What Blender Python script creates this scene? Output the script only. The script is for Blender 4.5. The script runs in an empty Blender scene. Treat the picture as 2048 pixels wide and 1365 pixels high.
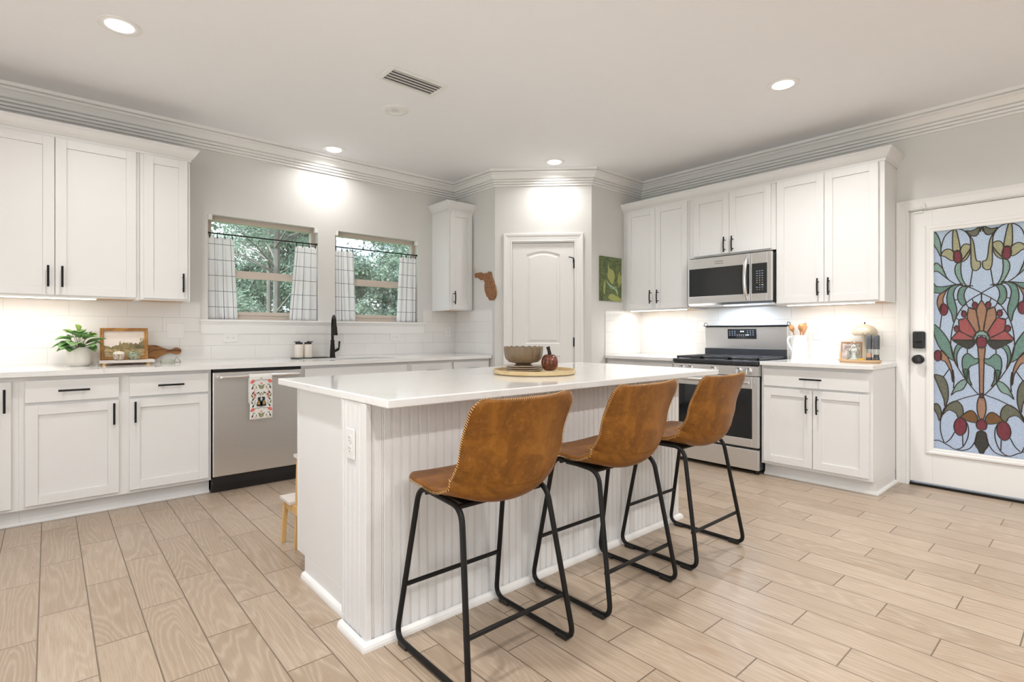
import bpy, bmesh, math, random
from mathutils import Vector, Matrix, Euler
random.seed(7)
PI = math.pi
SC = bpy.context.scene
COL = SC.collection

# ------------------------------------------------------------------ camera
CAM_YAW = 0.8585
cd = bpy.data.cameras.new('camera')
cam = bpy.data.objects.new('camera', cd)
COL.objects.link(cam)
cam.location = (0, 0, 1.1388)
cam.rotation_euler = (PI/2, 0, CAM_YAW - PI/2)
cd.sensor_width = 36
cd.lens = 1056.77/2048*36
cd.shift_x = (1024-1009.22)/2048
cd.shift_y = (666.66-682.5)/2048
cd.clip_start = 0.05
cd.clip_end = 200
SC.camera = cam

# ------------------------------------------------------------------ view, exposure
SC.view_settings.view_transform = 'Standard'
SC.view_settings.look = 'None'
SC.view_settings.gamma = 1
SC.view_settings.exposure = 0.76
SC.view_settings.use_curve_mapping = False

# strengths
WORLD_L = 1.25
CAN_W = 12.0
LED_W = 1.0

# ------------------------------------------------------------------ sky
W = bpy.data.worlds.new('sky')
SC.world = W
W.use_nodes = True
nt = W.node_tree
nt.nodes.clear()
tc = nt.nodes.new('ShaderNodeTexCoord')
nz = nt.nodes.new('ShaderNodeTexNoise'); nz.inputs['Scale'].default_value = 5; nz.inputs['Detail'].default_value = 5
mp = nt.nodes.new('ShaderNodeMapping'); mp.inputs['Scale'].default_value = (1, 1, 3)
rp = nt.nodes.new('ShaderNodeValToRGB')
rp.color_ramp.elements[0].position = .42; rp.color_ramp.elements[0].color = (.66, .80, 1.0, 1)
rp.color_ramp.elements[1].position = .58; rp.color_ramp.elements[1].color = (.94, .97, 1.0, 1)
bg = nt.nodes.new('ShaderNodeBackground'); bg.inputs['Strength'].default_value = WORLD_L
ou = nt.nodes.new('ShaderNodeOutputWorld')
nt.links.new(tc.outputs['Generated'], mp.inputs['Vector'])
nt.links.new(mp.outputs[0], nz.inputs['Vector'])
nt.links.new(nz.outputs['Fac'], rp.inputs[0])
nt.links.new(rp.outputs[0], bg.inputs[0])
nt.links.new(bg.outputs[0], ou.inputs[0])

# high hazy sun behind the house, over the open side of the room
sl_ = bpy.data.lights.new('sun', 'SUN'); sl_.energy = 8.0; sl_.angle = .12; sl_.color = (.96, .98, 1)
so_ = bpy.data.objects.new('sun', sl_); COL.objects.link(so_)
so_.rotation_euler = (math.radians(42), 0, math.radians(-66)); so_.location = (0, -10, 15)

# key planes of the room
XW, YW, ZC = 4.92, 4.777, 2.767
PAN = [(3.408, YW), (3.408, 4.095), (4.09, 3.413), (XW, 3.413)]

# ================================================================== materials
class NT:
    def __init__(s, name):
        s.m = bpy.data.materials.new(name); s.m.use_nodes = True
        s.t = s.m.node_tree; s.t.nodes.clear()
        s.out = s.t.nodes.new('ShaderNodeOutputMaterial')
    def n(s, ty, **kw):
        x = s.t.nodes.new('ShaderNode'+ty)
        for k, v in kw.items(): setattr(x, k, v)
        return x
    def put(s, v, sock):
        if hasattr(v, 'is_output') or isinstance(v, bpy.types.NodeSocket): s.t.links.new(v, sock)
        else:
            try: sock.default_value = v
            except Exception:
                sock.default_value = (v[0], v[1], v[2], 1)
    def math(s, op, a, b=None, c=None):
        x = s.n('Math', operation=op)
        s.put(a, x.inputs[0])
        if b is not None: s.put(b, x.inputs[1])
        if c is not None: s.put(c, x.inputs[2])
        return x.outputs[0]
    def mix(s, f, a, b, ty='MIX'):
        x = s.n('MixRGB', blend_type=ty)
        s.put(f, x.inputs[0])
        for v, k in ((a, 1), (b, 2)):
            if isinstance(v, (tuple, list)): x.inputs[k].default_value = (v[0], v[1], v[2], 1)
            else: s.put(v, x.inputs[k])
        return x.outputs[0]
    def pos(s): return s.n('NewGeometry').outputs['Position']
    def objc(s): return s.n('TexCoord').outputs['Object']
    def uv(s): return s.n('TexCoord').outputs['UV']
    def sep(s, v):
        x = s.n('SeparateXYZ'); s.put(v, x.inputs[0]); return x.outputs
    def comb(s, a, b, c=0.0):
        x = s.n('CombineXYZ')
        for k, v in enumerate((a, b, c)): s.put(v, x.inputs[k])
        return x.outputs[0]
    def vscale(s, v, sc):
        x = s.n('VectorMath', operation='MULTIPLY'); s.put(v, x.inputs[0]); x.inputs[1].default_value = sc; return x.outputs[0]
    def noise(s, v, scale, detail=2, rough=.5, dist=0):
        x = s.n('TexNoise'); s.put(v, x.inputs['Vector'])
        x.inputs['Scale'].default_value = scale; x.inputs['Detail'].default_value = detail
        x.inputs['Roughness'].default_value = rough; x.inputs['Distortion'].default_value = dist
        return x.outputs['Fac']
    def ramp(s, f, stops, interp='LINEAR'):
        x = s.n('ValToRGB'); s.put(f, x.inputs[0]); cr = x.color_ramp; cr.interpolation = interp
        while len(cr.elements) < len(stops): cr.elements.new(.5)
        for e, (p, c) in zip(cr.elements, stops):
            e.position = p
            e.color = (c[0], c[1], c[2], 1) if isinstance(c, (tuple, list)) else (c, c, c, 1)
        return x.outputs[0]
    def bump(s, h, dist, strength=1.0):
        x = s.n('Bump'); s.put(h, x.inputs['Height']); x.inputs['Distance'].default_value = dist
        x.inputs['Strength'].default_value = strength; return x.outputs[0]
    def bsdf(s, col, rough=.5, metal=0, bump=None, coat=0, spec=.5, **kw):
        b = s.n('BsdfPrincipled')
        if isinstance(col, (tuple, list)): b.inputs['Base Color'].default_value = (col[0], col[1], col[2], 1)
        else: s.put(col, b.inputs['Base Color'])
        s.put(rough, b.inputs['Roughness']); s.put(metal, b.inputs['Metallic'])
        b.inputs['Specular IOR Level'].default_value = spec
        b.inputs['Coat Weight'].default_value = coat; b.inputs['Coat Roughness'].default_value = .06
        if bump is not None: s.put(bump, b.inputs['Normal'])
        return b
    def done(s, sh):
        s.t.links.new(sh if isinstance(sh, bpy.types.NodeSocket) else sh.outputs[0], s.out.inputs[0]); return s.m

def flat(name, col, rough=.5, metal=0, coat=0, var=.04, scale=9, bs=0, bscale=200, spec=.5):
    t = NT(name)
    v = t.noise(t.objc(), scale, 3)
    c = t.mix(v, tuple(x*(1-var) for x in col), tuple(min(1, x*(1+var)) for x in col))
    bp = t.bump(t.noise(t.objc(), bscale, 2), .001, bs) if bs else None
    return t.done(t.bsdf(c, rough, metal, bp, coat, spec))

MT = {}
MT['wall'] = flat('wall paint', (.70, .69, .665), .7, var=.015, bs=.25, bscale=60)
MT['ceil'] = flat('ceiling paint', (.88, .88, .895), .85, var=.01, bs=.2, bscale=80)
MT['trim'] = flat('trim paint', (.83, .82, .80), .4, var=.01)
MT['cab'] = flat('cabinet paint', (.79, .785, .775), .38, var=.01)
MT['birch'] = flat('cabinet underside wood', (.62, .36, .15), .55, var=.12)
MT['black'] = flat('black metal', (.006, .0055, .005), .45, var=.1, spec=.3)
MT['bronze'] = flat('dark bronze', (.018, .015, .013), .34, .6, var=.1)
MT['plastic_black'] = flat('black plastic', (.015, .015, .016), .3, var=.1)
MT['white_plastic'] = flat('white plastic', (.82, .81, .79), .3, var=.01)
MT['slot'] = flat('outlet slot', (.08, .075, .07), .6)
MT['iron'] = flat('cast iron', (.035, .037, .042), .5, var=.2, bs=.4)
MT['ceramic_w'] = flat('white ceramic', (.85, .85, .86), .18, coat=.4, var=.01)
MT['lens'] = None

def steel(name, axis='x', col=(.76, .75, .74), rough=.34):
    t = NT(name)
    sc = {'x': (3, 60, 400), 'y': (60, 3, 400), 'z': (400, 400, 3)}[axis]
    v = t.noise(t.vscale(t.objc(), sc), 1, 3)
    c = t.mix(v, tuple(x*.93 for x in col), tuple(x*1.06 for x in col))
    r = t.math('MULTIPLY_ADD', v, .12, rough-.06)
    return t.done(t.bsdf(c, r, .95, t.bump(v, .0003, .3)))
MT['steel'] = steel('brushed steel')
MT['steel_s'] = steel('satin steel', col=(.78, .77, .76), rough=.24)
MT['chrome'] = flat('polished metal', (.7, .7, .7), .12, 1, var=.02)

def emit(name, col, st):
    t = NT(name); e = t.n('Emission'); e.inputs[0].default_value = (*col, 1); e.inputs[1].default_value = st
    return t.done(e)
MT['lens'] = emit('lamp lens', (1, .99, .97), 6)
MT['led'] = emit('led lens', (1, .96, .88), 4)
MT['digit'] = emit('lit digits', (.75, .88, 1), 1.6)
MT['digit_dim'] = emit('lit key marks', (.55, .68, .85), .45)

def glass_mat(name='window glass', tint=(.93, .97, .96), refl=.07):
    t = NT(name)
    a = t.n('BsdfTransparent'); a.inputs[0].default_value = (*tint, 1)
    g = t.n('BsdfGlossy'); g.inputs['Roughness'].default_value = .02
    m = t.n('MixShader'); m.inputs[0].default_value = refl
    t.t.links.new(a.outputs[0], m.inputs[1]); t.t.links.new(g.outputs[0], m.inputs[2])
    return t.done(m.outputs[0])
MT['glass'] = glass_mat()
MT['glass2'] = glass_mat('clear glassware', (.90, .92, .90), .14)

def mat_floor():
    t = NT('wood look plank tile')
    x, y, z = t.sep(t.pos())[:3]
    u = t.math('DIVIDE', t.math('ADD', x, 3.21), .159)          # columns start at x = -.03 (20 planks further left)
    k = t.math('FLOOR', u)
    fx = t.math('SUBTRACT', u, k)
    ko = t.math('SUBTRACT', k, 20.0)
    v = t.math('DIVIDE', t.math('SUBTRACT', y, t.math('MULTIPLY_ADD', ko, .2035, 2.82)), .605)
    j = t.math('FLOOR', v)
    fy = t.math('SUBTRACT', v, j)
    dx = t.math('MULTIPLY', t.math('MINIMUM', fx, t.math('SUBTRACT', 1.0, fx)), .159)
    dy = t.math('MULTIPLY', t.math('MINIMUM', fy, t.math('SUBTRACT', 1.0, fy)), .605)
    d = t.math('MINIMUM', dx, dy)
    gr = t.n('MapRange'); gr.interpolation_type = 'SMOOTHSTEP'
    t.put(d, gr.inputs[0]); gr.inputs[1].default_value = .0016; gr.inputs[2].default_value = .0030
    wn = t.n('TexWhiteNoise'); wn.noise_dimensions = '2D'; t.put(t.comb(k, j), wn.inputs['Vector'])
    rnd = wn.outputs['Value']
    off = t.math('MULTIPLY', rnd, 37.0)
    vec = t.comb(t.math('ADD', t.math('MULTIPLY', x, 1.0), off), t.math('MULTIPLY', y, .11), off)
    n1 = t.noise(vec, 5.0, 2, .40, .25)
    ring = t.math('SINE', t.math('MULTIPLY', n1, 190.0))
    ring = t.math('SUBTRACT', t.math('MULTIPLY', t.math('POWER', t.math('MULTIPLY_ADD', ring, .5, .5), 2.6), 2.0), 1.0)
    fine = t.noise(t.comb(t.math('ADD', t.math('MULTIPLY', x, 1.0), off), t.math('MULTIPLY', y, .035), off), 260, 2, .6)
    tone = t.noise(t.comb(t.math('ADD', x, off), y, off), 3.2, 2)
    knot = t.ramp(t.noise(t.comb(t.math('ADD', x, off), t.math('MULTIPLY', y, .6), off), 5.5, 1), [(.0, 1), (.24, .9), (.31, 0), (1, 0)])
    base = t.mix(rnd, (.32, .245, .175), (.47, .375, .285))
    base = t.mix(t.math('MULTIPLY', tone, .6), base, (.42, .325, .24))
    base = t.mix(t.math('MULTIPLY', t.math('MULTIPLY_ADD', ring, .5, .5), .42), base, (.58, .495, .40))
    base = t.mix(t.math('MULTIPLY', t.ramp(fine, [(.35, 0), (.7, 1)]), .6), base, (.33, .24, .165))
    base = t.mix(t.math('MULTIPLY', knot, .45), base, (.30, .19, .105))
    col = t.mix(gr.outputs[0], (.17, .125, .085), base)
    h = t.math('ADD', gr.outputs[0], t.math('MULTIPLY', ring, .04))
    rough = t.math('MULTIPLY_ADD', fine, .18, .22)
    return t.done(t.bsdf(col, rough, 0, t.bump(h, .0012, .7)))
MT['floor'] = mat_floor()

def mat_tile(name, comp):
    t = NT(name)
    x, y, z = t.sep(t.pos())[:3]
    a = {'x': x, 'y': y}[comp]
    b = t.n('TexBrick'); b.offset = .34; b.offset_frequency = 2; b.squash = 1
    off = .108 if comp == 'x' else .19
    t.put(t.comb(t.math('SUBTRACT', a, off-3.33), t.math('SUBTRACT', z, .927)), b.inputs['Vector'])
    b.inputs['Scale'].default_value = 1; b.inputs['Brick Width'].default_value = .333; b.inputs['Row Height'].default_value = .111
    b.inputs['Mortar Size'].default_value = .0014; b.inputs['Mortar Smooth'].default_value = .3
    b.inputs['Color1'].default_value = (.82, .81, .79, 1); b.inputs['Color2'].default_value = (.80, .79, .77, 1)
    b.inputs['Mortar'].default_value = (.69, .68, .66, 1)
    wav = t.noise(t.pos(), 14, 2)
    h = t.math('ADD', t.math('MULTIPLY', t.math('SUBTRACT', 1.0, b.outputs['Fac']), 1.0), t.math('MULTIPLY', wav, .9))
    return t.done(t.bsdf(b.outputs['Color'], .12, 0, t.bump(h, .0016, .9)))
MT['tile_x'] = mat_tile('white subway tile back', 'x')
MT['tile_y'] = mat_tile('white subway tile side', 'y')

def mat_quartz():
    t = NT('white quartz')
    p = t.pos()
    n = t.noise(p, 1.7, 6, .6, 1.2)
    vein = t.ramp(t.math('ABSOLUTE', t.math('SUBTRACT', n, .5)), [(0, 1), (.012, 0), (1, 0)])
    patch = t.ramp(t.noise(p, 2.3, 2), [(.45, 0), (.7, 1)])
    c = t.mix(t.math('MULTIPLY', t.math('MULTIPLY', vein, patch), .5), (.83, .825, .81), (.56, .54, .51))
    return t.done(t.bsdf(c, .09, 0, None, .15))
MT['quartz'] = mat_quartz()

def mat_leather():
    t = NT('tan faux leather')
    o = t.objc()
    a = t.noise(o, 9, 6, .62, .8)
    b = t.noise(o, 55, 4, .6)
    c = t.ramp(a, [(.25, (.11, .036, .003)), (.5, (.20, .072, .005)), (.72, (.30, .118, .012))])
    c = t.mix(t.math('MULTIPLY', t.ramp(b, [(.5, 0), (.75, 1)]), .3), c, (.42, .19, .04))
    cr = t.noise(o, 160, 3, .6)
    return t.done(t.bsdf(c, t.math('MULTIPLY_ADD', b, .2, .34), 0, t.bump(cr, .0006, .35), spec=.35))
MT['leather'] = mat_leather()
MT['thread'] = flat('stitch thread', (.56, .34, .14), .7)

def wood(name, c1, c2, sc=(2, 30, 30), rough=.45, coat=.1, dist=1.0, k=14):
    t = NT(name)
    v = t.vscale(t.objc(), sc)
    n = t.noise(v, 1, 4, .55, dist)
    r = t.math('MULTIPLY_ADD', t.math('SINE', t.math('MULTIPLY', n, k)), .5, .5)
    f = t.noise(t.vscale(t.objc(), tuple(q*6 for q in sc)), 1, 2)
    c = t.mix(r, c1, c2)
    c = t.mix(t.math('MULTIPLY', f, .25), c, tuple(q*.6 for q in c1))
    return t.done(t.bsdf(c, rough, 0, None, coat))
MT['pine'] = wood('light birch', (.62, .36, .12), (.74, .47, .19), (30, 30, 2))
MT['pine_top'] = flat('white-washed tread', (.68, .62, .58), .5, var=.08)
MT['olive'] = wood('dark figured olive wood', (.38, .17, .045), (.085, .033, .012), (3, 12, 14), k=24, dist=1.6)
MT['gold'] = wood('gilt frame wood', (.52, .27, .075), (.34, .15, .035), (6, 6, 6), coat=.3)
MT['tray_wood'] = wood('pale round tray wood', (.66, .48, .23), (.74, .58, .33), (3, 20, 20))
MT['tray_acacia'] = wood('oval wood tray', (.55, .34, .17), (.66, .45, .26), (20, 3, 20))
MT['burl'] = wood('carved burl wood', (.34, .145, .045), (.20, .075, .022), (22, 22, 34), k=20, dist=2)
MT['spoon'] = wood('spoon wood', (.46, .20, .07), (.56, .28, .11), (10, 10, 4))

def mat_cloth(name, line_u, line_v, width):
    t = NT(name)
    u, v = t.sep(t.uv())[:2]
    def ln(c, per, w):
        f = t.math('FRACT', t.math('ADD', t.math('DIVIDE', c, per), 40.37))
        d = t.math('MULTIPLY', t.math('ABSOLUTE', t.math('SUBTRACT', f, .5)), per)
        return t.math('LESS_THAN', d, w)
    m = t.math('MAXIMUM', ln(u, line_u, width), ln(v, line_v, width))
    weave = t.noise(t.vscale(t.comb(u, v), (300, 900, 1)), 1, 2)
    base = t.mix(weave, (.88, .88, .88), (.96, .96, .96))
    c = t.mix(m, base, (.05, .065, .13))
    d = t.n('BsdfDiffuse'); t.put(c, d.inputs[0])
    tr = t.n('BsdfTranslucent'); t.put(t.mix(.5, c, (.82, .88, .98)), tr.inputs[0])
    t.put(c, tr.inputs[0])
    ms = t.n('MixShader'); ms.inputs[0].default_value = .30
    t.t.links.new(d.outputs[0], ms.inputs[1]); t.t.links.new(tr.outputs[0], ms.inputs[2])
    return t.done(ms.outputs[0])
MT['plaid'] = mat_cloth('windowpane plaid linen', .085, .128, .0017)

def mat_film(name, col, sparkle=.35):
    t = NT(name)
    n = t.noise(t.pos(), 55, 3, .7)
    c = t.mix(n, tuple(q*.62 for q in col), tuple(min(1, q*1.3) for q in col))
    bp = t.bump(t.noise(t.pos(), 260, 2), .001, .5)
    a = t.n('BsdfTransparent'); t.put(c, a.inputs[0])
    d = t.bsdf(tuple(q*.45 for q in col), .3, 0, bp)
    ms = t.n('MixShader'); ms.inputs[0].default_value = .3
    t.t.links.new(a.outputs[0], ms.inputs[1]); t.t.links.new(d.outputs[0], ms.inputs[2])
    return t.done(ms.outputs[0])
FILM = {'Y': (1.0, .78, .44), 'G': (.62, .80, .60), 'D': (.42, .60, .45), 'N': (.96, .48, .28), 'R': (.95, .26, .22),
        'B': (.52, .13, .14), 'K': (.17, .15, .11), 'O': (.42, .38, .24), 'W': (.50, .25, .10)}
for k_, c_ in FILM.items(): MT['film'+k_] = mat_film('coloured film '+k_, c_)
def mat_pane():
    t = NT('textured pale blue glass')
    bp = t.bump(t.noise(t.pos(), 230, 2, .6), .0015, .6)
    n = t.ramp(t.noise(t.pos(), 170, 3, .7), [(.38, 0), (.62, 1)])
    tr = t.n('BsdfTranslucent'); t.put(t.mix(n, (.54, .56, .62), (.90, .91, .95)), tr.inputs[0])
    d = t.bsdf((.34, .38, .44), .22, 0, bp)
    ms = t.n('MixShader'); ms.inputs[0].default_value = .35
    t.t.links.new(tr.outputs[0], ms.inputs[1]); t.t.links.new(d.outputs[0], ms.inputs[2])
    return t.done(ms.outputs[0])
MT['pane'] = mat_pane()
MT['lead'] = flat('dark leading', (.035, .025, .018), .5)
MT['leaf_tree'] = None
def mat_leaf(name, c1, c2, tr=.35, rough=.5):
    t = NT(name)
    n = t.noise(t.objc(), 6 if 'tree' in name else 40, 2)
    c = t.mix(n, c1, c2)
    b = t.bsdf(c, rough)
    q = t.n('BsdfTranslucent'); t.put(c, q.inputs[0])
    ms = t.n('MixShader'); ms.inputs[0].default_value = tr
    t.t.links.new(b.outputs[0], ms.inputs[1]); t.t.links.new(q.outputs[0], ms.inputs[2])
    return t.done(ms.outputs[0])
MT['pine_leaf'] = mat_leaf('pine tree needles', (.12, .18, .14), (.25, .31, .235))
MT['oak_leaf'] = mat_leaf('broadleaf tree leaves', (.11, .16, .125), (.25, .31, .235))
MT['bark'] = flat('grey bark', (.13, .115, .105), .9, var=.3, scale=3)
MT['grass'] = flat('lawn', (.12, .17, .08), .9, var=.4, scale=2)
MT['concrete'] = flat('pale concrete', (.74, .73, .71), .9, var=.06, scale=4)
MT['plant'] = mat_leaf('house plant leaves', (.14, .33, .10), (.40, .60, .28), .35, .35)
MT['plant_y'] = mat_leaf('young leaves', (.34, .52, .10), (.45, .60, .18), .35, .35)
MT['stem'] = flat('plant stem', (.20, .17, .09), .7)
MT['soil'] = flat('soil', (.05, .035, .025), .95)
MT['pot'] = flat('ribbed white stoneware', (.74, .70, .65), .7, var=.06, bs=.3)
MT['taupe'] = flat('taupe glaze', (.20, .145, .09), .34, coat=.1, var=.12)
MT['plate'] = flat('beige plate glaze', (.62, .52, .42), .35, var=.04)
MT['frame_almond'] = flat('almond vinyl', (.58, .50, .43), .5, var=.03)
def mat_pumpkin():
    t = NT('copper brown luster glaze')
    n = t.noise(t.objc(), 30, 5, .7, 1)
    c = t.ramp(n, [(.3, (.05, .012, .005)), (.55, (.16, .045, .02)), (.75, (.34, .13, .07))])
    return t.done(t.bsdf(c, .16, .35, None, .5))
MT['pumpkin'] = mat_pumpkin()
def mat_mottle(name, a, b, c, sc):
    t = NT(name); n = t.noise(t.objc(), sc, 5, .7, .8)
    return t.done(t.bsdf(t.ramp(n, [(.32, a), (.5, b), (.66, c)]), .22, 0, None, .4))
MT['mott1'] = mat_mottle('speckled tan glaze', (.16, .10, .06), (.46, .36, .26), (.75, .70, .62), 70)
MT['mott2'] = mat_mottle('green speckled glaze', (.05, .08, .05), (.22, .27, .17), (.55, .46, .33), 45)
MT['greenjar'] = mat_mottle('ribbed green glass', (.30, .34, .26), (.46, .49, .40), (.60, .62, .54), 90)
MT['grey_mill'] = flat('charcoal mill', (.085, .09, .10), .4, var=.08)
MT['salt'] = flat('pink salt', (.75, .40, .28), .8, var=.3, scale=300)
MT['pepper'] = flat('black peppercorns', (.03, .025, .02), .8, var=.5, scale=300)
MT['brass'] = flat('cream gold metal', (.56, .49, .38), .38, .3, var=.05)
MT['amber'] = flat('amber resin', (.80, .48, .06), .15, coat=.5, var=.2, scale=60)
MT['rope'] = flat('twine', (.62, .50, .40), .9)
MT['soap'] = flat('cream ceramic', (.80, .74, .66), .35, var=.02)
MT['rubber'] = flat('dark slate', (.05, .055, .05), .55)
MT['oven_glass'] = flat('black oven glass', (.012, .013, .015), .06, var=.1)
MT['mw_glass'] = flat('dark microwave glass', (.022, .024, .024), .08, var=.1)
MT['sink_steel'] = flat('sink steel', (.45, .45, .45), .3, .9)

def mat_landscape():
    t = NT('painted landscape')
    x, y, z = t.sep(t.objc())[:3]
    n = t.noise(t.comb(x, z), 14, 5, .65, .6)
    n2 = t.noise(t.comb(t.math('MULTIPLY', x, .4), z), 45, 4, .6, 1)
    hz = t.math('ADD', t.math('SUBTRACT', z, .118), t.math('MULTIPLY', t.math('SUBTRACT', n, .5), -.22))
    hz = t.math('SUBTRACT', hz, t.math('MULTIPLY', x, .18))
    sky = t.mix(n2, (.72, .60, .52), (.80, .74, .68))
    land = t.ramp(n2, [(.30, (.08, .08, .03)), (.45, (.26, .21, .08)), (.56, (.56, .40, .22)), (.7, (.14, .12, .05))])
    far = t.ramp(n, [(.4, (.10, .09, .035)), (.6, (.34, .25, .11))])
    land = t.mix(t.math('GREATER_THAN', z, .075), land, far)
    c = t.mix(t.math('GREATER_THAN', hz, 0.0), land, sky)
    return t.done(t.bsdf(c, .5))
MT['landscape'] = mat_landscape()
def mat_swirl():
    t = NT('green marbled paint')
    n = t.noise(t.objc(), 11, 5, .65, 2.4)
    s = t.math('MULTIPLY_ADD', t.math('SINE', t.math('MULTIPLY', n, 55.0)), .5, .5)
    c = t.ramp(n, [(.3, (.03, .03, .02)), (.45, (.06, .10, .03)), (.56, (.15, .18, .06)), (.7, (.09, .055, .045))])
    c = t.mix(t.math('MULTIPLY', s, .3), c, (.20, .25, .09))
    return t.done(t.bsdf(c, .4))
MT['swirl'] = mat_swirl()
MT['swirl_leaf'] = flat('yellow green paint', (.36, .38, .12), .4, var=.25, scale=60)
MT['swirl_line'] = flat('pale green paint', (.42, .58, .42), .4, var=.2, scale=60)
MT['photo'] = mat_mottle('muted photo print', (.16, .14, .15), (.44, .38, .36), (.68, .62, .58), 26)
for k_, c_ in {'t_white': (.80, .79, .75), 't_red': (.75, .17, .14), 't_pink': (.85, .45, .38), 't_green': (.16, .19, .06), 't_ink': (.035, .04, .04), 't_gold': (.50, .30, .08)}.items():
    MT[k_] = flat('towel print '+k_, c_, .9, var=.1, scale=150)

# ================================================================== mesh tools
class M:
    def __init__(s): s.v = []; s.f = []; s.mi = []; s.uvs = None
    def add(s, vs, fs, m=0):
        o = len(s.v); s.v += [tuple(q) for q in vs]
        for f in fs: s.f.append(tuple(o+i for i in f)); s.mi.append(m)
        return o
    def box(s, x0, y0, z0, x1, y1, z1, m=0):
        if x0 > x1: x0, x1 = x1, x0
        if y0 > y1: y0, y1 = y1, y0
        if z0 > z1: z0, z1 = z1, z0
        s.add([(x0, y0, z0), (x1, y0, z0), (x1, y1, z0), (x0, y1, z0), (x0, y0, z1), (x1, y0, z1), (x1, y1, z1), (x0, y1, z1)],
              [(0, 3, 2, 1), (4, 5, 6, 7), (0, 1, 5, 4), (1, 2, 6, 5), (2, 3, 7, 6), (3, 0, 4, 7)], m)
        return s
    def poly(s, pts, m=0): s.add(pts, [tuple(range(len(pts)))], m); return s
    def prism(s, pts, ax, a, b, m=0):
        """extrude a 2D outline; ax='x': pts=(y,z); 'y': (x,z); 'z': (x,y)"""
        def mk(p, c): return {'x': (c, p[0], p[1]), 'y': (p[0], c, p[1]), 'z': (p[0], p[1], c)}[ax]
        n = len(pts)
        s.add([mk(p, a) for p in pts]+[mk(p, b) for p in pts],
              [tuple(range(n))[::-1], tuple(range(n, 2*n))]+[(i, (i+1) % n, n+(i+1) % n, n+i) for i in range(n)], m)
        return s
    def tube(s, path, r, seg=10, closed=False, m=0, flat=1.0):
        P = [Vector(p) for p in path]; n = len(P)
        R = r if isinstance(r, (list, tuple)) else [r]*n
        rings = []; up = None
        for i in range(n):
            a = P[i-1] if (i > 0 or closed) else P[i]
            b = P[(i+1) % n] if (i < n-1 or closed) else P[i]
            t = (b-a).normalized()
            if up is None:
                up = Vector((0, 0, 1)) if abs(t.z) < .9 else Vector((1, 0, 0))
            x = up.cross(t)
            if x.length < 1e-6: x = Vector((1, 0, 0)).cross(t)
            x.normalize(); y = t.cross(x).normalized(); up = y
            rings.append([P[i]+(x*math.cos(2*PI*k/seg)+y*math.sin(2*PI*k/seg)*flat)*R[i] for k in range(seg)])
        vs = [v for ring in rings for v in ring]; fs = []
        for i in range(n if closed else n-1):
            i2 = (i+1) % n
            for k in range(seg): fs.append((i*seg+k, i*seg+(k+1) % seg, i2*seg+(k+1) % seg, i2*seg+k))
        if not closed: fs += [tuple(range(seg))[::-1], tuple((n-1)*seg+k for k in range(seg))]
        s.add(vs, fs, m); return s
    def lathe(s, prof, c=(0, 0, 0), seg=32, m=0, rf=None):
        """prof: (r,z) points; rf(angle, i) scales the radius"""
        n = len(prof); vs = []
        for i, (r, z) in enumerate(prof):
            for k in range(seg):
                a = 2*PI*k/seg; q = r*(rf(a, i) if rf else 1)
                vs.append((c[0]+q*math.cos(a), c[1]+q*math.sin(a), c[2]+z))
        fs = []
        for i in range(n-1):
            for k in range(seg): fs.append((i*seg+k, i*seg+(k+1) % seg, (i+1)*seg+(k+1) % seg, (i+1)*seg+k))
        fs += [tuple(range(seg))[::-1], tuple((n-1)*seg+k for k in range(seg))]
        s.add(vs, fs, m); return s
    def grid(s, fn, nu, nv, m=0, uv=None):
        vs = [fn(i/nu, j/nv) for j in range(nv+1) for i in range(nu+1)]
        fs = [(j*(nu+1)+i, j*(nu+1)+i+1, (j+1)*(nu+1)+i+1, (j+1)*(nu+1)+i) for j in range(nv) for i in range(nu)]
        o = s.add(vs, fs, m)
        if uv:
            s.uvs = s.uvs or {}
            for j in range(nv+1):
                for i in range(nu+1): s.uvs[o+j*(nu+1)+i] = uv(i/nu, j/nv)
        return s
    def build(s, name, mats, parent=None, bevel=0, smooth=True, mods=None, seg=2):
        me = bpy.data.meshes.new(name)
        me.from_pydata(s.v, [], s.f)
        if not isinstance(mats, (list, tuple)): mats = [mats]
        for m in mats: me.materials.append(MT[m] if isinstance(m, str) else m)
        for p, k in zip(me.polygons, s.mi): p.material_index = k
        if s.uvs:
            l = me.uv_layers.new(name='UVMap')
            for lp in me.loops: l.data[lp.index].uv = s.uvs.get(lp.vertex_index, (0, 0))
        bm = bmesh.new(); bm.from_mesh(me)
        bmesh.ops.recalc_face_normals(bm, faces=bm.faces)
        if smooth:
            for f in bm.faces: f.smooth = True
            for e in bm.edges:
                if len(e.link_faces) == 2:
                    if e.calc_face_angle(0) > .6: e.smooth = False
        bm.to_mesh(me); bm.free()
        o = bpy.data.objects.new(name, me); COL.objects.link(o)
        if parent: o.parent = parent
        if bevel:
            b = o.modifiers.new('bevel', 'BEVEL'); b.width = bevel; b.segments = seg; b.limit_method = 'ANGLE'; b.angle_limit = .7
            b.harden_normals = False
        return o

def B(*a, m=0): return M().box(*a, m=m)

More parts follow.
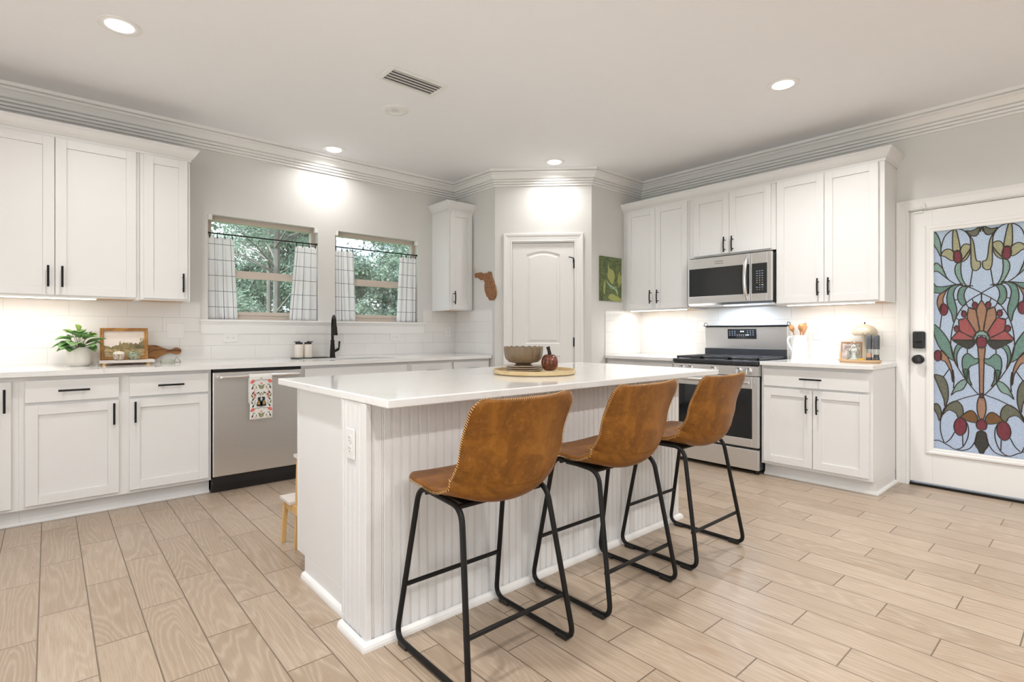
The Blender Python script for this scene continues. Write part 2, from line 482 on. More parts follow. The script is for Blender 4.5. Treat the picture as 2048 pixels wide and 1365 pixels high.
def thing(name, label, cat, loc=(0, 0, 0), rotz=0, group=None):
    o = bpy.data.objects.new(name, None); COL.objects.link(o); o.empty_display_size = .05
    o.location = loc; o.rotation_euler = (0, 0, rotz); o['label'] = label; o['category'] = cat
    if group: o['group'] = group
    return o
def tag(o, label, cat, group=None):
    o['label'] = label; o['category'] = cat
    if group: o['group'] = group
    return o
def struct(o, label=None, cat=None):
    o['kind'] = 'structure'
    if label: o['label'] = label
    if cat: o['category'] = cat
    return o
def sthing(name, label, cat, loc=(0, 0, 0), rotz=0): return struct(thing(name, label, cat, loc, rotz))
def dup(root, loc, rotz=None, label=None, group=None):
    r = root.copy(); COL.objects.link(r); r.location = loc
    if rotz is not None: r.rotation_euler = (0, 0, rotz)
    if label: r['label'] = label
    if group: r['group'] = group
    for ch in list(root.children):
        c = ch.copy(); COL.objects.link(c); c.parent = r
        for g in list(ch.children):
            d = g.copy(); COL.objects.link(d); d.parent = c
    return r
def area(name, parent, loc, size, power, col, rot=(0, 0, 0), shape='RECTANGLE', size_y=None, spread=PI):
    l = bpy.data.lights.new(name, 'AREA'); l.shape = shape; l.size = size
    if size_y: l.size_y = size_y
    l.energy = power; l.color = col; l.spread = spread
    o = bpy.data.objects.new(name, l); COL.objects.link(o); o.location = loc; o.rotation_euler = rot
    if parent: o.parent = parent
    return o
def sweep_plan(m, path, prof, mi=0):
    """profile (offset to the right of the travel direction, z) swept along a plan polyline with mitres"""
    n = len(path); P = [Vector(p) for p in path]
    D = [(P[i+1]-P[i]).normalized() for i in range(n-1)]
    N = [Vector((d.y, -d.x)) for d in D]
    offs = []
    for i in range(n):
        if i == 0: o = N[0]
        elif i == n-1: o = N[-1]
        else:
            b = (N[i-1]+N[i]).normalized(); o = b/max(.3, b.dot(N[i]))
        offs.append(o)
    k = len(prof); vs = []
    for i in range(n):
        for (a, z) in prof: q = P[i]+offs[i]*a; vs.append((q.x, q.y, z))
    fs = []
    for i in range(n-1):
        for j in range(k): fs.append((i*k+j, i*k+(j+1) % k, (i+1)*k+(j+1) % k, (i+1)*k+j))
    fs += [tuple(range(k)), tuple((n-1)*k+j for j in range(k))[::-1]]
    m.add(vs, fs, mi); return m
def arc(cx, cy, r, a0, a1, n): return [(cx+r*math.cos(a0+(a1-a0)*i/n), cy+r*math.sin(a0+(a1-a0)*i/n)) for i in range(n+1)]
def smooth_path(pts, n=6, closed=False):
    P = [Vector(p) for p in pts]; out = []; L = len(P)
    rng = range(L) if closed else range(L-1)
    for i in rng:
        p0 = P[(i-1) % L] if (closed or i > 0) else P[i]
        p1 = P[i]; p2 = P[(i+1) % L]; p3 = P[(i+2) % L] if (closed or i+2 < L) else p2
        for k in range(n):
            t = k/n
            out.append(.5*((2*p1)+(p2-p0)*t+(2*p0-5*p1+4*p2-p3)*t*t+(3*p1-p0-3*p2+p3)*t**3))
    if not closed: out.append(P[-1])
    return out
def round_path(pts, r, n=5):
    """polyline with rounded corners"""
    P = [Vector(p) for p in pts]; out = [P[0]]
    for i in range(1, len(P)-1):
        a = (P[i-1]-P[i]); b = (P[i+1]-P[i]); rr = min(r, a.length*.45, b.length*.45)
        p = P[i]+a.normalized()*rr; q = P[i]+b.normalized()*rr
        for k in range(n+1):
            t = k/n; out.append(p*(1-t)**2+P[i]*2*t*(1-t)+q*t*t)
    out.append(P[-1]); return out

# ================================================================== the setting
X0, Y0 = -3.2, -4.2     # limits of the large room, left partly open to let daylight in
struct(B(X0, Y0, -.12, XW+.12, YW+.12, 0).build('floor', 'floor', smooth=False), 'light wood-look plank tile floor', 'floor')
struct(B(X0, Y0, ZC, XW+.12, YW+.12, ZC+.1).build('ceiling', 'ceil', smooth=False), 'smooth pale ceiling with recessed lights', 'ceiling')
WT = .13
w = M()
WIN = [(.972, 1.868), (2.03, 2.928)]; WZ0, WZ1 = 1.25, 2.10
w.box(X0, YW, 0, XW+.12, YW+WT, WZ0)
w.box(X0, YW, WZ1, XW+.12, YW+WT, ZC)
for a, b in ((X0, WIN[0][0]), (WIN[0][1], WIN[1][0]), (WIN[1][1], XW+.12)): w.box(a, YW, WZ0, b, YW+WT, WZ1)
struct(w.build('wall_back', 'wall', smooth=False), 'pale greige sink wall with two windows', 'wall')
DY0, DY1, DZ1 = .117, 1.027, 2.062      # glass door opening
w = M()
w.box(XW, DY1, 0, XW+.12, YW, ZC); w.box(XW, Y0, 0, XW+.12, DY0, ZC); w.box(XW, DY0, DZ1, XW+.12, DY1, ZC)
struct(B(X0-.12, 1.9, 0, X0, YW+.12, ZC).build('wall_left_added', 'wall', smooth=False), 'unseen side wall added far left to cut daylight', 'wall')  # unseen wall added to hold back daylight from the left
struct(B(X0-.12, Y0-.12, 0, XW+.12, Y0, ZC).build('wall_front', 'wall', smooth=False), 'unseen wall added behind the camera to cut frontal daylight', 'wall')  # unseen wall added to block frontal daylight on the island
struct(w.build('wall_right', 'wall', smooth=False), 'greige wall behind the range, with the glazed door', 'wall')
# pantry corner: a wall each side and the 45 degree face with the door in it
struct(M().prism([(3.408, YW), (3.408, 4.095), (3.458, 4.145), (3.458, YW)], 'z', 0, ZC).build('wall_pantry_left', 'wall', smooth=False), 'short pantry return wall beside the small wall cabinet', 'wall')
struct(M().prism([(4.09, 3.413), (XW, 3.413), (XW, 3.463), (4.14, 3.463)], 'z', 0, ZC).build('wall_pantry_right', 'wall', smooth=False), 'short pantry return wall with the green picture', 'wall')
pw = M()
PD0, PD1, PDZ = .172, .797, 2.052
pw.box(0, 0, 0, PD0, .06, ZC); pw.box(PD1, 0, 0, .9645, .06, ZC); pw.box(PD0, 0, PDZ, PD1, .06, ZC)
o = pw.build('wall_pantry', 'wall', smooth=False); o.location = (3.408, 4.095, 0); o.rotation_euler = (0, 0, -PI/4)
struct(o, 'diagonal pantry wall around the narrow white door', 'wall')

CR = [(0, 2.612), (.014, 2.612), (.016, 2.626), (.009, 2.630), (.026, 2.634), (.028, 2.648), (.020, 2.652), (.038, 2.656), (.040, 2.670), (.032, 2.675), (.050, 2.680),
      (.060, 2.698), (.074, 2.716), (.088, 2.724), (.088, 2.738), (.079, 2.742), (.099, 2.746), (.102, 2.767), (0, 2.767)]
m = M(); sweep_plan(m, [(X0, YW)]+PAN+[(XW, Y0)], CR)
struct(m.build('trim_1', 'trim', smooth=False), 'white stepped crown moulding along the ceiling', 'crown moulding')

# backsplash tiles
def bsp(n, mesh, mat, lab): struct(mesh.build('wall_'+n, mat, smooth=False), lab, 'backsplash')
m = M(); m.box(-1.6, YW-.008, .914, .915, YW, 1.383); m.box(.915, YW-.008, .914, 2.995, YW, 1.133); m.box(2.995, YW-.008, .914, 3.408, YW, 1.383)
bsp('tile_back', m, 'tile_x', 'glossy white subway tile above the sink counter')
bsp('tile_pantry_left', B(3.400, 4.128, .914, 3.408, YW-.008, 1.383), 'tile_y', 'white tile on the pantry return beside the sink counter')
m = B(XW-.008, 1.09, .914, XW, 3.413, 1.383); bsp('tile_right', m, 'tile_y', 'glossy white subway tile behind the range')
m = B(4.30, 3.405, .914, XW-.008, 3.413, 1.383); bsp('tile_pantry_right', m, 'tile_x', 'white tile on the pantry return beside the range counter')

# window stool and apron
m = M(); m.box(.905, YW-.035, 1.232, 3.005, YW, 1.25)
m.prism([(YW-.028, 1.232), (YW-.022, 1.216), (YW-.015, 1.206), (YW-.015, 1.133), (YW, 1.133), (YW, 1.232)], 'x', .915, 2.995)
struct(m.build('trim_2', 'trim', bevel=.002, smooth=False), 'long white window ledge and apron under both windows', 'window sill')

def window(i, xa, xb):
    W_ = sthing('window_%d' % i, ['', 'left window over the sink, nearer the tall cabinets', 'right window over the sink, behind the tap'][i], 'window', (xa, YW, WZ0))
    w_ = xb-xa; h = WZ1-WZ0
    f = M(); y0, y1 = .065, .125; t = .038
    f.box(0, y0, 0, t, y1, h); f.box(w_-t, y0, 0, w_, y1, h); f.box(t, y0, h-t, w_-t, y1, h); f.box(t, y0, 0, w_-t, y1, t)
    f.build('window_frame', 'frame_almond', W_, bevel=.003, smooth=False)
    s = M(); zm = .385
    s.box(t, .07, zm, w_-t, .10, zm+.03); s.box(t, .06, t, t+.025, .085, zm); s.box(w_-t-.025, .06, t, w_-t, .085, zm); s.box(t, .06, t, w_-t, .085, t+.03)
    s.box(t, .055, zm-.035, w_-t, .085, zm+.002)
    s.build('sash', 'frame_almond', W_, bevel=.002, smooth=False)
    B(t+.02, .072, t+.02, w_-t-.02, .076, zm-.02).build('lower_pane', 'glass', W_, smooth=False)
    B(t-.003, .098, zm+.02, w_-t+.003, .102, h-t+.003).build('upper_pane', 'glass', W_, smooth=False)
    for sx in (0, 1):
        B(.001+sx*(w_-.032), -.004, h-.045, .031+sx*(w_-.032), .03, h-.001).build('blind_bracket', 'white_plastic', W_, bevel=.003, smooth=False)
window(1, *WIN[0]); window(2, *WIN[1])
# reveals are the wall's own thickness

# ---------------- pantry door (door_1)
def casing(m, x0, x1, z1, w_=.085, d=.02):
    """door casing as mitred profile, front at -y, in the door's own frame"""
    prof = [(0, 0), (0, -.010), (.010, -.014), (.016, -.011), (.05, -.014), (.062, -.019), (w_-.006, -.021), (w_, -.018), (w_, 0)]
    path = [(x0, 0), (x0, z1), (x1, z1), (x1, 0)]; out = [(-1, 0), (-1, 1), (1, 1), (1, 0)]
    k = len(prof); vs = []
    for (px, pz), (ox, oz) in zip(path, out):
        for a, b in prof: vs.append((px+ox*a, b, pz+oz*a))
    fs = [(i*k+j, i*k+(j+1) % k, (i+1)*k+(j+1) % k, (i+1)*k+j) for i in range(3) for j in range(k)]
    fs += [tuple(range(k)), tuple(3*k+j for j in range(k))]
    m.add(vs, fs); return m
def panel_door(name, w_, h, y, panels, parent):
    """slab with moulded recessed panels; panels are closed (x,z) outlines"""
    bm = bmesh.new()
    def loop(pts, yy): return [bm.verts.new((p[0], yy, p[1])) for p in pts]
    edges = []
    def close(vs):
        e = [bm.edges.new((vs[i], vs[(i+1) % len(vs)])) for i in range(len(vs))]; return e
    ov = loop([(0, 0), (w_, 0), (w_, h), (0, h)], y); edges += close(ov)
    rings = []
    for pts in panels:
        r = loop(pts, y); edges += close(r); rings.append((pts, r))
    bmesh.ops.triangle_fill(bm, use_beauty=True, use_dissolve=False, edges=edges)
    for pts, r in rings:
        c = Vector((sum(p[0] for p in pts)/len(pts), sum(p[1] for p in pts)/len(pts)))
        xs = [p[0] for p in pts]; zs = [p[1] for p in pts]; hw = (max(xs)-min(xs))/2; hh = (max(zs)-min(zs))/2
        cc = Vector(((max(xs)+min(xs))/2, (max(zs)+min(zs))/2)); prev = r
        for ins, dep in ((.008, .009), (.020, .009), (.040, .002)):
            ring = loop([(cc.x+(p[0]-cc.x)*(1-ins/hw), cc.y+(p[1]-cc.y)*(1-ins/hh)) for p in pts], y+dep)
            for i in range(len(ring)): bm.faces.new((prev[i], prev[(i+1) % len(ring)], ring[(i+1) % len(ring)], ring[i]))
            prev = ring
        bm.faces.new(prev)
    bk = loop([(0, 0), (w_, 0), (w_, h), (0, h)], y+.035)
    for i in range(4): bm.faces.new((ov[i], ov[(i+1) % 4], bk[(i+1) % 4], bk[i]))
    bm.faces.new(bk)
    bmesh.ops.recalc_face_normals(bm, faces=bm.faces)
    me = bpy.data.meshes.new(name); bm.to_mesh(me); bm.free(); me.materials.append(MT['trim'])
    o = bpy.data.objects.new(name, me); COL.objects.link(o); o.parent = parent; return o
d1 = sthing('door_1', 'narrow white pantry door with an arched panel', 'door', (3.408, 4.095, 0), -PI/4)
dw_ = PD1-PD0-.012
sl = M()
arch = [(.135, 1.02), (.475, 1.02), (.475, 1.915)]+[(.475-.34*t/10, 1.915+.036*math.sin(PI*t/10)) for t in range(1, 10)]+[(.135, 1.915)]
low = [(.135, .2), (.475, .2), (.475, .9), (.135, .9)]
o = panel_door('door_panel', dw_, 2.03, 0, [arch, low], d1); o.location = (PD0+.006, .012, .012)
m = casing(M(), PD0, PD1, PDZ); m.build('door_casing', 'trim', d1, smooth=False)
m = M(); m.box(PD0, 0, 0, PD0+.004, .06, PDZ-.004); m.box(PD1-.004, 0, 0, PD1, .06, PDZ-.004); m.box(PD0, 0, PDZ-.006, PD1, .06, PDZ); m.build('door_jamb', 'trim', d1, smooth=False)
for z in (1.83, 1.05, .2):
    h = M(); h.tube([(PD1-.006, .004, z-.045), (PD1-.006, .004, z+.045)], .0075, 8); h.build('hinge', 'black', d1)
h = M(); h.tube([(PD1-.008, -.006, 1.885), (PD1-.045, -.028, 1.893), (PD1-.06, -.026, 1.893)], .005, 8); h.tube([(PD1-.012, -.004, 1.84), (PD1-.012, -.004, 1.89)], .005, 8)
h.build('door_stop', 'black', d1)
h = M(); h.tube([(PD0+.055, .01, .95), (PD0+.055, -.045, .95)], [.012, .012], 10); h.build('door_knob', 'bronze', d1)

# ---------------- glazed door (door_2): local x runs toward -Y, front faces -X
d2 = sthing('door_2', 'white glazed door with stained glass film', 'door', (XW, 1.027, 0), -PI/2)
DW = .91
gx0, gx1, gz0, gz1 = .140, .680, .283, 1.893
m = M(); a, b = .012, .056
m.box(.006, a, .028, gx0, b, 2.052); m.box(gx1, a, .028, DW-.006, b, 2.052); m.box(gx0, a, .028, gx1, b, gz0); m.box(gx0, a, gz1, gx1, b, 2.052)
m.build('door_panel', 'trim', d2, bevel=.002, smooth=False)
# raised frame around the glass
def ring_prof(m, x0, x1, z0, z1, prof):
    k = len(prof); cs = [(x0, z0, -1, -1), (x1, z0, 1, -1), (x1, z1, 1, 1), (x0, z1, -1, 1)]; vs = []
    for cx_, cz_, sx, sz in cs:
        for p_, q_ in prof: vs.append((cx_+sx*p_, q_, cz_+sz*p_))
    m.add(vs, [(i*k+j, i*k+(j+1) % k, ((i+1) % 4)*k+(j+1) % k, ((i+1) % 4)*k+j) for i in range(4) for j in range(k)]); return m
ring_prof(M(), gx0, gx1, gz0, gz1, [(-.008, .03), (-.008, .006), (0, .003), (.012, .002), (.018, -.002), (.030, -.002), (.038, .004), (.044, .013), (.03, .02)]).build('glazing_frame', 'trim', d2, smooth=False)
B(gx0-.005, .022, gz0-.005, gx1+.005, .027, gz1+.005).build('glass_pane', 'pane', d2, smooth=False)
m = casing(M(), .0, DW, DZ1, w_=.075); m.build('door_casing', 'trim', d2, smooth=False)
m = M(); m.box(0, 0, 0, .005, .12, DZ1-.001); m.box(DW-.005, 0, 0, DW, .12, DZ1-.001); m.box(0, 0, DZ1-.007, DW, .12, DZ1-.001); m.build('door_jamb', 'trim', d2, smooth=False)
B(0.005, -.004, .001, DW-.005, .13, .018).build('threshold', 'bronze', d2, bevel=.003, smooth=False)
# deadbolt with a thumb turn
m = M(); m.box(.026, -.016, 1.024, .098, .012, 1.152); m.build('deadbolt', 'plastic_black', d2, bevel=.010, smooth=False, seg=4)
m = M(); m.box(.040, -.026, 1.072, .086, -.0165, 1.084); m.build('thumb_turn', 'bronze', d2, bevel=.003, smooth=False)
m = M()
for pr, z in (([(.001, .0), (.034, .0), (.034, .006), (.028, .012), (.014, .016), (.012, .034), (.020, .042), (.031, .05), (.033, .060), (.026, .072), (.001, .076)], .943),):
    m.lathe(pr, (0, 0, 0), 28)
o = m.build('door_knob', 'plastic_black', d2); o.rotation_euler = (PI/2, 0, 0); o.location = (.060, .012, .943)
m = M(); m.box(-.012, -.004, .915, .0, .006, .97); m.build('strike_plate', 'plastic_black', d2, smooth=False)
m = M(); m.box(.092, -.034, 2.06, .104, -.022, 2.10); m.build('door_sensor', 'white_plastic', d2, bevel=.002, smooth=False)
m = M(); m.box(.03, .0, 2.036, .085, .012, 2.050); m.build('door_sensor', 'white_plastic', d2, bevel=.002, smooth=False)
GLASS=[('Y',[(152,1882),(157,1819),(155,1739),(136,1728),(115,1734),(118,1780),(136,1879)]),
('Y',[(221,1708),(209,1737),(188,1749),(165,1742),(150,1717),(152,1663),(178,1674),(198,1695)]),
('Y',[(113,1730),(100,1766),(78,1773),(59,1760),(59,1740),(75,1708),(103,1670)]),
('Y',[(59,1736),(64,1699),(81,1664),(110,1646),(100,1666),(75,1704)]),
('Y',[(81,1863),(62,1827),(58,1773),(56,1706),(56,1640),(50,1594),(31,1578),(13,1591),(6,1606),(6,1641),(22,1645),(31,1671),(37,1737),(44,1787),(59,1827)]),
('O',[(88,1866),(56,1863),(31,1872),(10,1887),(13,1849),(25,1826),(40,1822),(62,1835)]),
('G',[(267,1890),(255,1884),(234,1838),(223,1781),(223,1700),(241,1745),(265,1799)]),
('G',[(267,1619),(261,1644),(248,1655),(228,1636),(208,1600),(191,1548),(175,1523),(204,1553),(234,1586),(255,1594),(267,1588)]),
('G',[(129,1641),(142,1615),(142,1573),(126,1526),(103,1482),(78,1468),(94,1502),(107,1549),(111,1600),(110,1646)]),
('D',[(267,1506),(251,1486),(224,1478),(191,1480),(158,1486),(132,1488),(165,1478),(191,1454),(214,1434),(238,1432),(267,1446)]),
('D',[(132,1488),(173,1466),(188,1405),(184,1338),(162,1280),(151,1218),(136,1260),(133,1312),(144,1369),(151,1422),(136,1468),(100,1492)]),
('D',[(79,1478),(115,1462),(129,1411),(122,1364),(100,1334),(82,1352),(93,1400),(86,1446),(65,1473),(44,1471)]),
('N',[(203,1444),(233,1417),(244,1369),(237,1321),(225,1296),(218,1349),(208,1353),(210,1392),(188,1452),(169,1470)]),
('D',[(265,1205),(229,1171),(195,1118),(169,1061),(155,995),(147,939),(195,980),(233,1041),(256,1108),(265,1157)]),
('N',[(0,1370),(21,1327),(27,1290),(19,1230),(11,1163),(0,1154)]),
('N',[(66,1321),(44,1309),(30,1299),(19,1230),(11,1163),(28,1142),(51,1189),(75,1240),(74,1282)]),
('R',[(122,1232),(100,1241),(79,1245),(51,1189),(30,1140),(44,1107),(79,1128),(115,1156),(120,1184)]),
('R',[(129,1147),(115,1152),(79,1128),(44,1107),(44,1089),(97,1091),(162,1092)]),
('K',[(158,1089),(97,1090),(30,1089),(40,1054),(58,1033),(75,1028),(107,1048)]),
('G',[(44,1089),(40,1119),(26,1147),(0,1154),(0,1124),(19,1119),(30,1091),(38,1082)]),
('B',[(0,1119),(23,1100),(26,1073),(19,1041),(0,1034)]),
('N',[(0,1034),(19,1041),(16,981),(13,912),(11,813),(9,695),(0,687)]),
('D',[(100,1044),(129,1057),(144,1024),(149,976),(140,929),(126,888),(133,949),(129,996),(115,1029)]),
('D',[(75,995),(97,973),(104,931),(100,884),(86,824),(79,796),(72,872),(58,905),(30,920),(16,935),(14,960),(37,961),(58,984)]),
('D',[(99,878),(95,849),(80,805),(69,786),(50,768),(65,816),(69,880)]),
('N',[(221,1012),(199,994),(177,947),(162,895),(155,834),(151,787),(158,796),(164,852),(180,894),(199,932),(220,945)]),
('O',[(261,831),(231,830),(207,817),(187,773),(180,723),(182,657),(199,600),(205,655),(223,709),(243,769)]),
('G',[(76,805),(103,804),(129,777),(145,746),(164,689),(141,716),(103,734),(84,770)]),
('N',[(0,716),(17,678),(24,628),(21,580),(10,538),(0,536)]),
('O',[(203,574),(180,622),(137,652),(110,629),(99,596),(99,556),(126,533),(137,562),(168,581),(191,571),(215,538)]),
('O',[(261,614),(243,621),(227,597),(219,557),(223,516),(231,495),(243,539),(261,578)]),
('W',[(108,540),(84,573),(61,590),(39,583),(21,546),(21,512),(50,508),(91,523)]),
('B',[(0,541),(21,522),(28,496),(21,468),(0,459)]),
('K',[(0,456),(21,444),(28,413),(35,358),(17,322),(10,299),(0,299)]),
('B',[(105,1685),(108,1665),(114,1650),(123,1642),(134,1643),(143,1653),(149,1670),(152,1690),(149,1710),(143,1725),(134,1733),(123,1732),(114,1722),(108,1705)]),
('B',[(183,1309),(186,1291),(192,1276),(201,1268),(212,1268),(221,1277),(227,1292),(230,1311),(227,1329),(221,1344),(212,1352),(201,1352),(192,1343),(186,1328)]),
('B',[(21,1334),(22,1324),(26,1316),(32,1311),(38,1312),(44,1316),(47,1325),(49,1335),(47,1345),(44,1353),(38,1357),(32,1357),(26,1352),(22,1344)]),
('B',[(80,1275),(81,1265),(85,1257),(90,1253),(96,1253),(102,1257),(105,1266),(107,1276),(105,1286),(102,1294),(96,1299),(90,1298),(85,1294),(81,1285)]),
('B',[(120,1170),(121,1161),(125,1153),(130,1148),(137,1148),(142,1153),(146,1161),(147,1171),(146,1180),(142,1188),(137,1193),(130,1193),(125,1188),(121,1180)]),
('B',[(218,974),(220,956),(226,942),(235,934),(244,933),(253,941),(259,955),(262,973),(259,991),(253,1005),(244,1013),(235,1013),(226,1006),(220,992)]),
('B',[(79,475),(82,447),(92,423),(106,408),(121,406),(135,417),(145,438),(149,465),(145,494),(135,518),(121,532),(106,534),(92,523),(82,502)])]
LEAD=[[(221,1708),(221,1760),(204,1834),(175,1872),(142,1887),(107,1879),(78,1850),(59,1802),(58,1731)],
[(223,1708),(214,1622),(191,1548),(175,1523),(132,1488),(62,1463),(0,1420)],
[(47,1586),(62,1465)],
[(0,1887),(7,1848)],
[(218,1267),(228,1173)],
[(0,1420),(0,1372)],
[(0,1418),(44,1388),(86,1348),(115,1302),(140,1241),(155,1185),(164,1118),(166,1047),(155,976),(140,920),(107,851),(79,799),(33,730),(0,691)],
[(82,1352),(72,1326),(47,1309),(30,1304)],
[(135,1246),(118,1232),(97,1241)],
[(51,1384),(42,1355)],
[(111,1302),(97,1297)],
[(155,1180),(146,1178)],
[(175,880),(208,819)],
[(75,1025),(75,995)],
[(146,1374),(126,1383)],
[(154,875),(149,825),(149,775),(152,740)],
[(0,718),(35,701),(88,679),(133,654),(172,628),(203,590),(219,537)],
[(95,532),(73,486),(69,427),(80,371),(103,323),(141,302),(180,325),(203,342),(223,415),(225,491),(215,538)],
[(145,426),(168,373),(195,341)],
[(101,407),(99,334)],
[(263,348),(235,352),(203,339)],
[(24,414),(39,363),(65,319),(103,301),(141,302)]]
STATE=[(4411,1762),(4372,1767),(4310,1768),(4277,1755),(4239,1751),(4207,1753),(4185,1754),(4175,1767),(4146,1759),(4135,1720),(4106,1664),(4080,1613),(4067,1559),(4067,1516),(4091,1481),(4127,1470),(4164,1473),(4180,1499),(4207,1514),(4223,1548),(4236,1569),(4242,1617),(4236,1657),(4261,1693),(4277,1698),(4305,1689),(4332,1705),(4366,1725),(4400,1719),(4403,1742)]
AXL = 1.027-.617       # glass axis in the door's own frame
film = M(); lead = M()
keys = list(FILM)
def clampx(x): return min(max(x, gx0-.004), gx1+.004)
def clampz(z): return min(max(z, gz0-.004), gz1+.004)
yy = [.0214]
for code, pts in GLASS:
    touches = any(p[0] == 0 for p in pts)
    if touches: pl = [Vector((p[0]/1000, p[1]/1000)) for p in pts]
    else: pl = smooth_path([(p[0]/1000, p[1]/1000) for p in pts], 3, True)
    for sg in (-1, 1):
        q = [(clampx(AXL+sg*p.x), clampz(p.y)) for p in pl]
        film.poly([(x, yy[0], z) for x, z in q], keys.index(code))
        if touches:
            run = [p for p in pl]
            # outline without the edge on the axis
            n = len(run); st = [i for i in range(n) if run[i].x == 0]
            k0 = st[-1] if not (0 in st and n-1 in st) else st[0]
            order = [run[(k0+i) % n] for i in range(n)]
            order = [p for p in order if p.x > 0]
            ends = [run[i] for i in st]
            first = min(ends, key=lambda e: (e-order[0]).length); last = min(ends, key=lambda e: (e-order[-1]).length)
            pth = smooth_path([first]+order+[last], 3)
            lead.tube([(clampx(AXL+sg*p.x), .020, clampz(p.y)) for p in pth], .0035, 6)
        else:
            lead.tube([(x, .020, z) for x, z in q], .0035, 6, closed=True)
for pts in LEAD:
    pl = smooth_path([(p[0]/1000, p[1]/1000) for p in pts], 4) if len(pts) > 2 else [Vector((p[0]/1000, p[1]/1000)) for p in pts]
    for sg in (-1, 1):
        lead.tube([(clampx(AXL+sg*p.x), .0195, clampz(p.y)) for p in pl], .0035, 6)
o = film.build('coloured_glass', ['film'+k for k in keys], d2, smooth=False)
o['label'] = 'coloured glass flowers and leaves'
o = lead.build('leading', 'lead', d2)
o['label'] = 'dark leading lines'

# ================================================================== cabinet builders (front faces local -y)
def pull(parent, x, y, z, horiz=False, L=.14, bow=0):
    m = M(); a = L/2; off = .030
    if bow:
        pts = [(0, -off-.006*math.sin(PI*t/8), -a+L*t/8) for t in range(9)]
    else: pts = [(0, -off, -a), (0, -off, a)]
    posts = [(0, 0, -a*.62), (0, 0, a*.62)]
    def R(p): return (x+p[2], y+p[1], z+p[0]) if horiz else (x+p[0], y+p[1], z+p[2])
    m.tube([R(p) for p in pts], .0062, 8)
    for p in posts: m.tube([R(p), R((0, -off, p[2]))], .0045, 8)
    return m.build('handle', 'black', parent)
def shaker(parent, x0, x1, z0, z1, hx=None, hz=None, y=-.019, name='door', horiz=False, slab=False, rail=.057, bow=0, L=.135):
    m = M()
    if slab: m.box(x0, y, z0, x1, -.0005, z1)
    else:
        r = rail
        m.box(x0, y, z0, x0+r, -.0005, z1); m.box(x1-r, y, z0, x1, -.0005, z1)
        m.box(x0+r, y, z0, x1-r, -.0005, z0+r); m.box(x0+r, y, z1-r, x1-r, -.0005, z1)
        m.box(x0+r, y+.009, z0+r, x1-r, -.0005, z1-r)
    d = m.build(name, 'cab', parent, bevel=.0014, smooth=False)
    if hx is not None: pull(d, hx, y, hz, horiz, L, bow)
    return d
def base_cab(label, loc, rotz, w_, depth, doors, drawers, group=None, right_side=False, bow=0, toe=True, left_side=False, cut=None):
    c = thing('base_cabinet', label, 'cabinet', loc, rotz, group)
    m = M(); H = .884
    zt = H-.001 if not cut else cut
    m.box(0, 0, .10, w_, .019, H-.001); m.box(0, .019, .10, w_, depth, zt); m.box(0, .062, 0, w_, depth-.02, .10)
    m.build('body', 'cab', c, smooth=False, bevel=.001)
    s = M(); q = [(0, .0)]+[(-.018*math.cos(t), .018*math.sin(t)) for t in (0, .4, .8, 1.2, PI/2)]
    pth = [(0, .062), (w_, .062)]
    if right_side: pth.append((w_, depth-.02))
    sweep_plan(s, pth, [(0, .0005), (.017, .0005), (.0165, .008), (.012, .016), (.006, .020), (0, .021)])
    s.build('shoe_moulding', 'trim', c, smooth=False)
    for (a, b, z0, z1, hx, hz) in doors: shaker(c, a, b, z0, z1, hx, hz, bow=bow)
    for (a, b, z0, z1, hx) in drawers:
        shaker(c, a, b, z0, z1, hx, (z0+z1)/2+.0, name='drawer', horiz=True, slab=True, L=.15)
    return c
YF = 4.184     # face of the sink-wall base cabinets
base_cab('white base cabinet with one tall door, leftmost at the photo edge', (-1.035, YF, 0), 0, .9048, YW-YF-.002, [(.02, .44, .12, .855, .39, .75), (.45, .872, .12, .855, .845, .748)], [], bow=0)
base_cab('white base cabinet with two drawers and two doors, left of the dishwasher', (-.13, YF, 0), 0, 1.0, YW-YF-.002,
         [(.027, .472, .122, .710, .445, .628), (.527, .981, .122, .710, .556, .628)], [(.027, .472, .728, .858, .25), (.527, .981, .728, .858, .754)])
base_cab('white sink base cabinet between the dishwasher and the corner cabinet', (1.500, YF, 0), 0, .96, YW-YF-.002,
         [(.025, .475, .122, .710, .445, .628), (.485, .938, .122, .710, .52, .628)], [(.025, .938, .728, .858, None)], cut=.66)
base_cab('white base cabinet with two small drawers beside the pantry wall', (2.461, YF, 0), 0, .944, YW-YF-.002,
         [(.02, .468, .122, .710, .440, .628), (.490, .924, .122, .710, .52, .628)], [(.02, .468, .728, .858, .244), (.490, .924, .728, .858, .707)])
XF = 4.332
base_cab('white base cabinet with one drawer and two doors, right of the range', (XF, 1.861, 0), -PI/2, .757, XW-XF-.002,
         [(.022, .3765, .123, .708, .343, .604), (.3805, .737, .123, .708, .415, .604)], [(.022, .737, .724, .858, .372)], right_side=True, bow=1)
base_cab('white base cabinet between the pantry wall and the range', (XF, 3.410, 0), -PI/2, .783, XW-XF-.002,
         [(.02, .385, .123, .708, .352, .604), (.395, .763, .123, .708, .43, .604)], [(.02, .763, .724, .858, .39)])

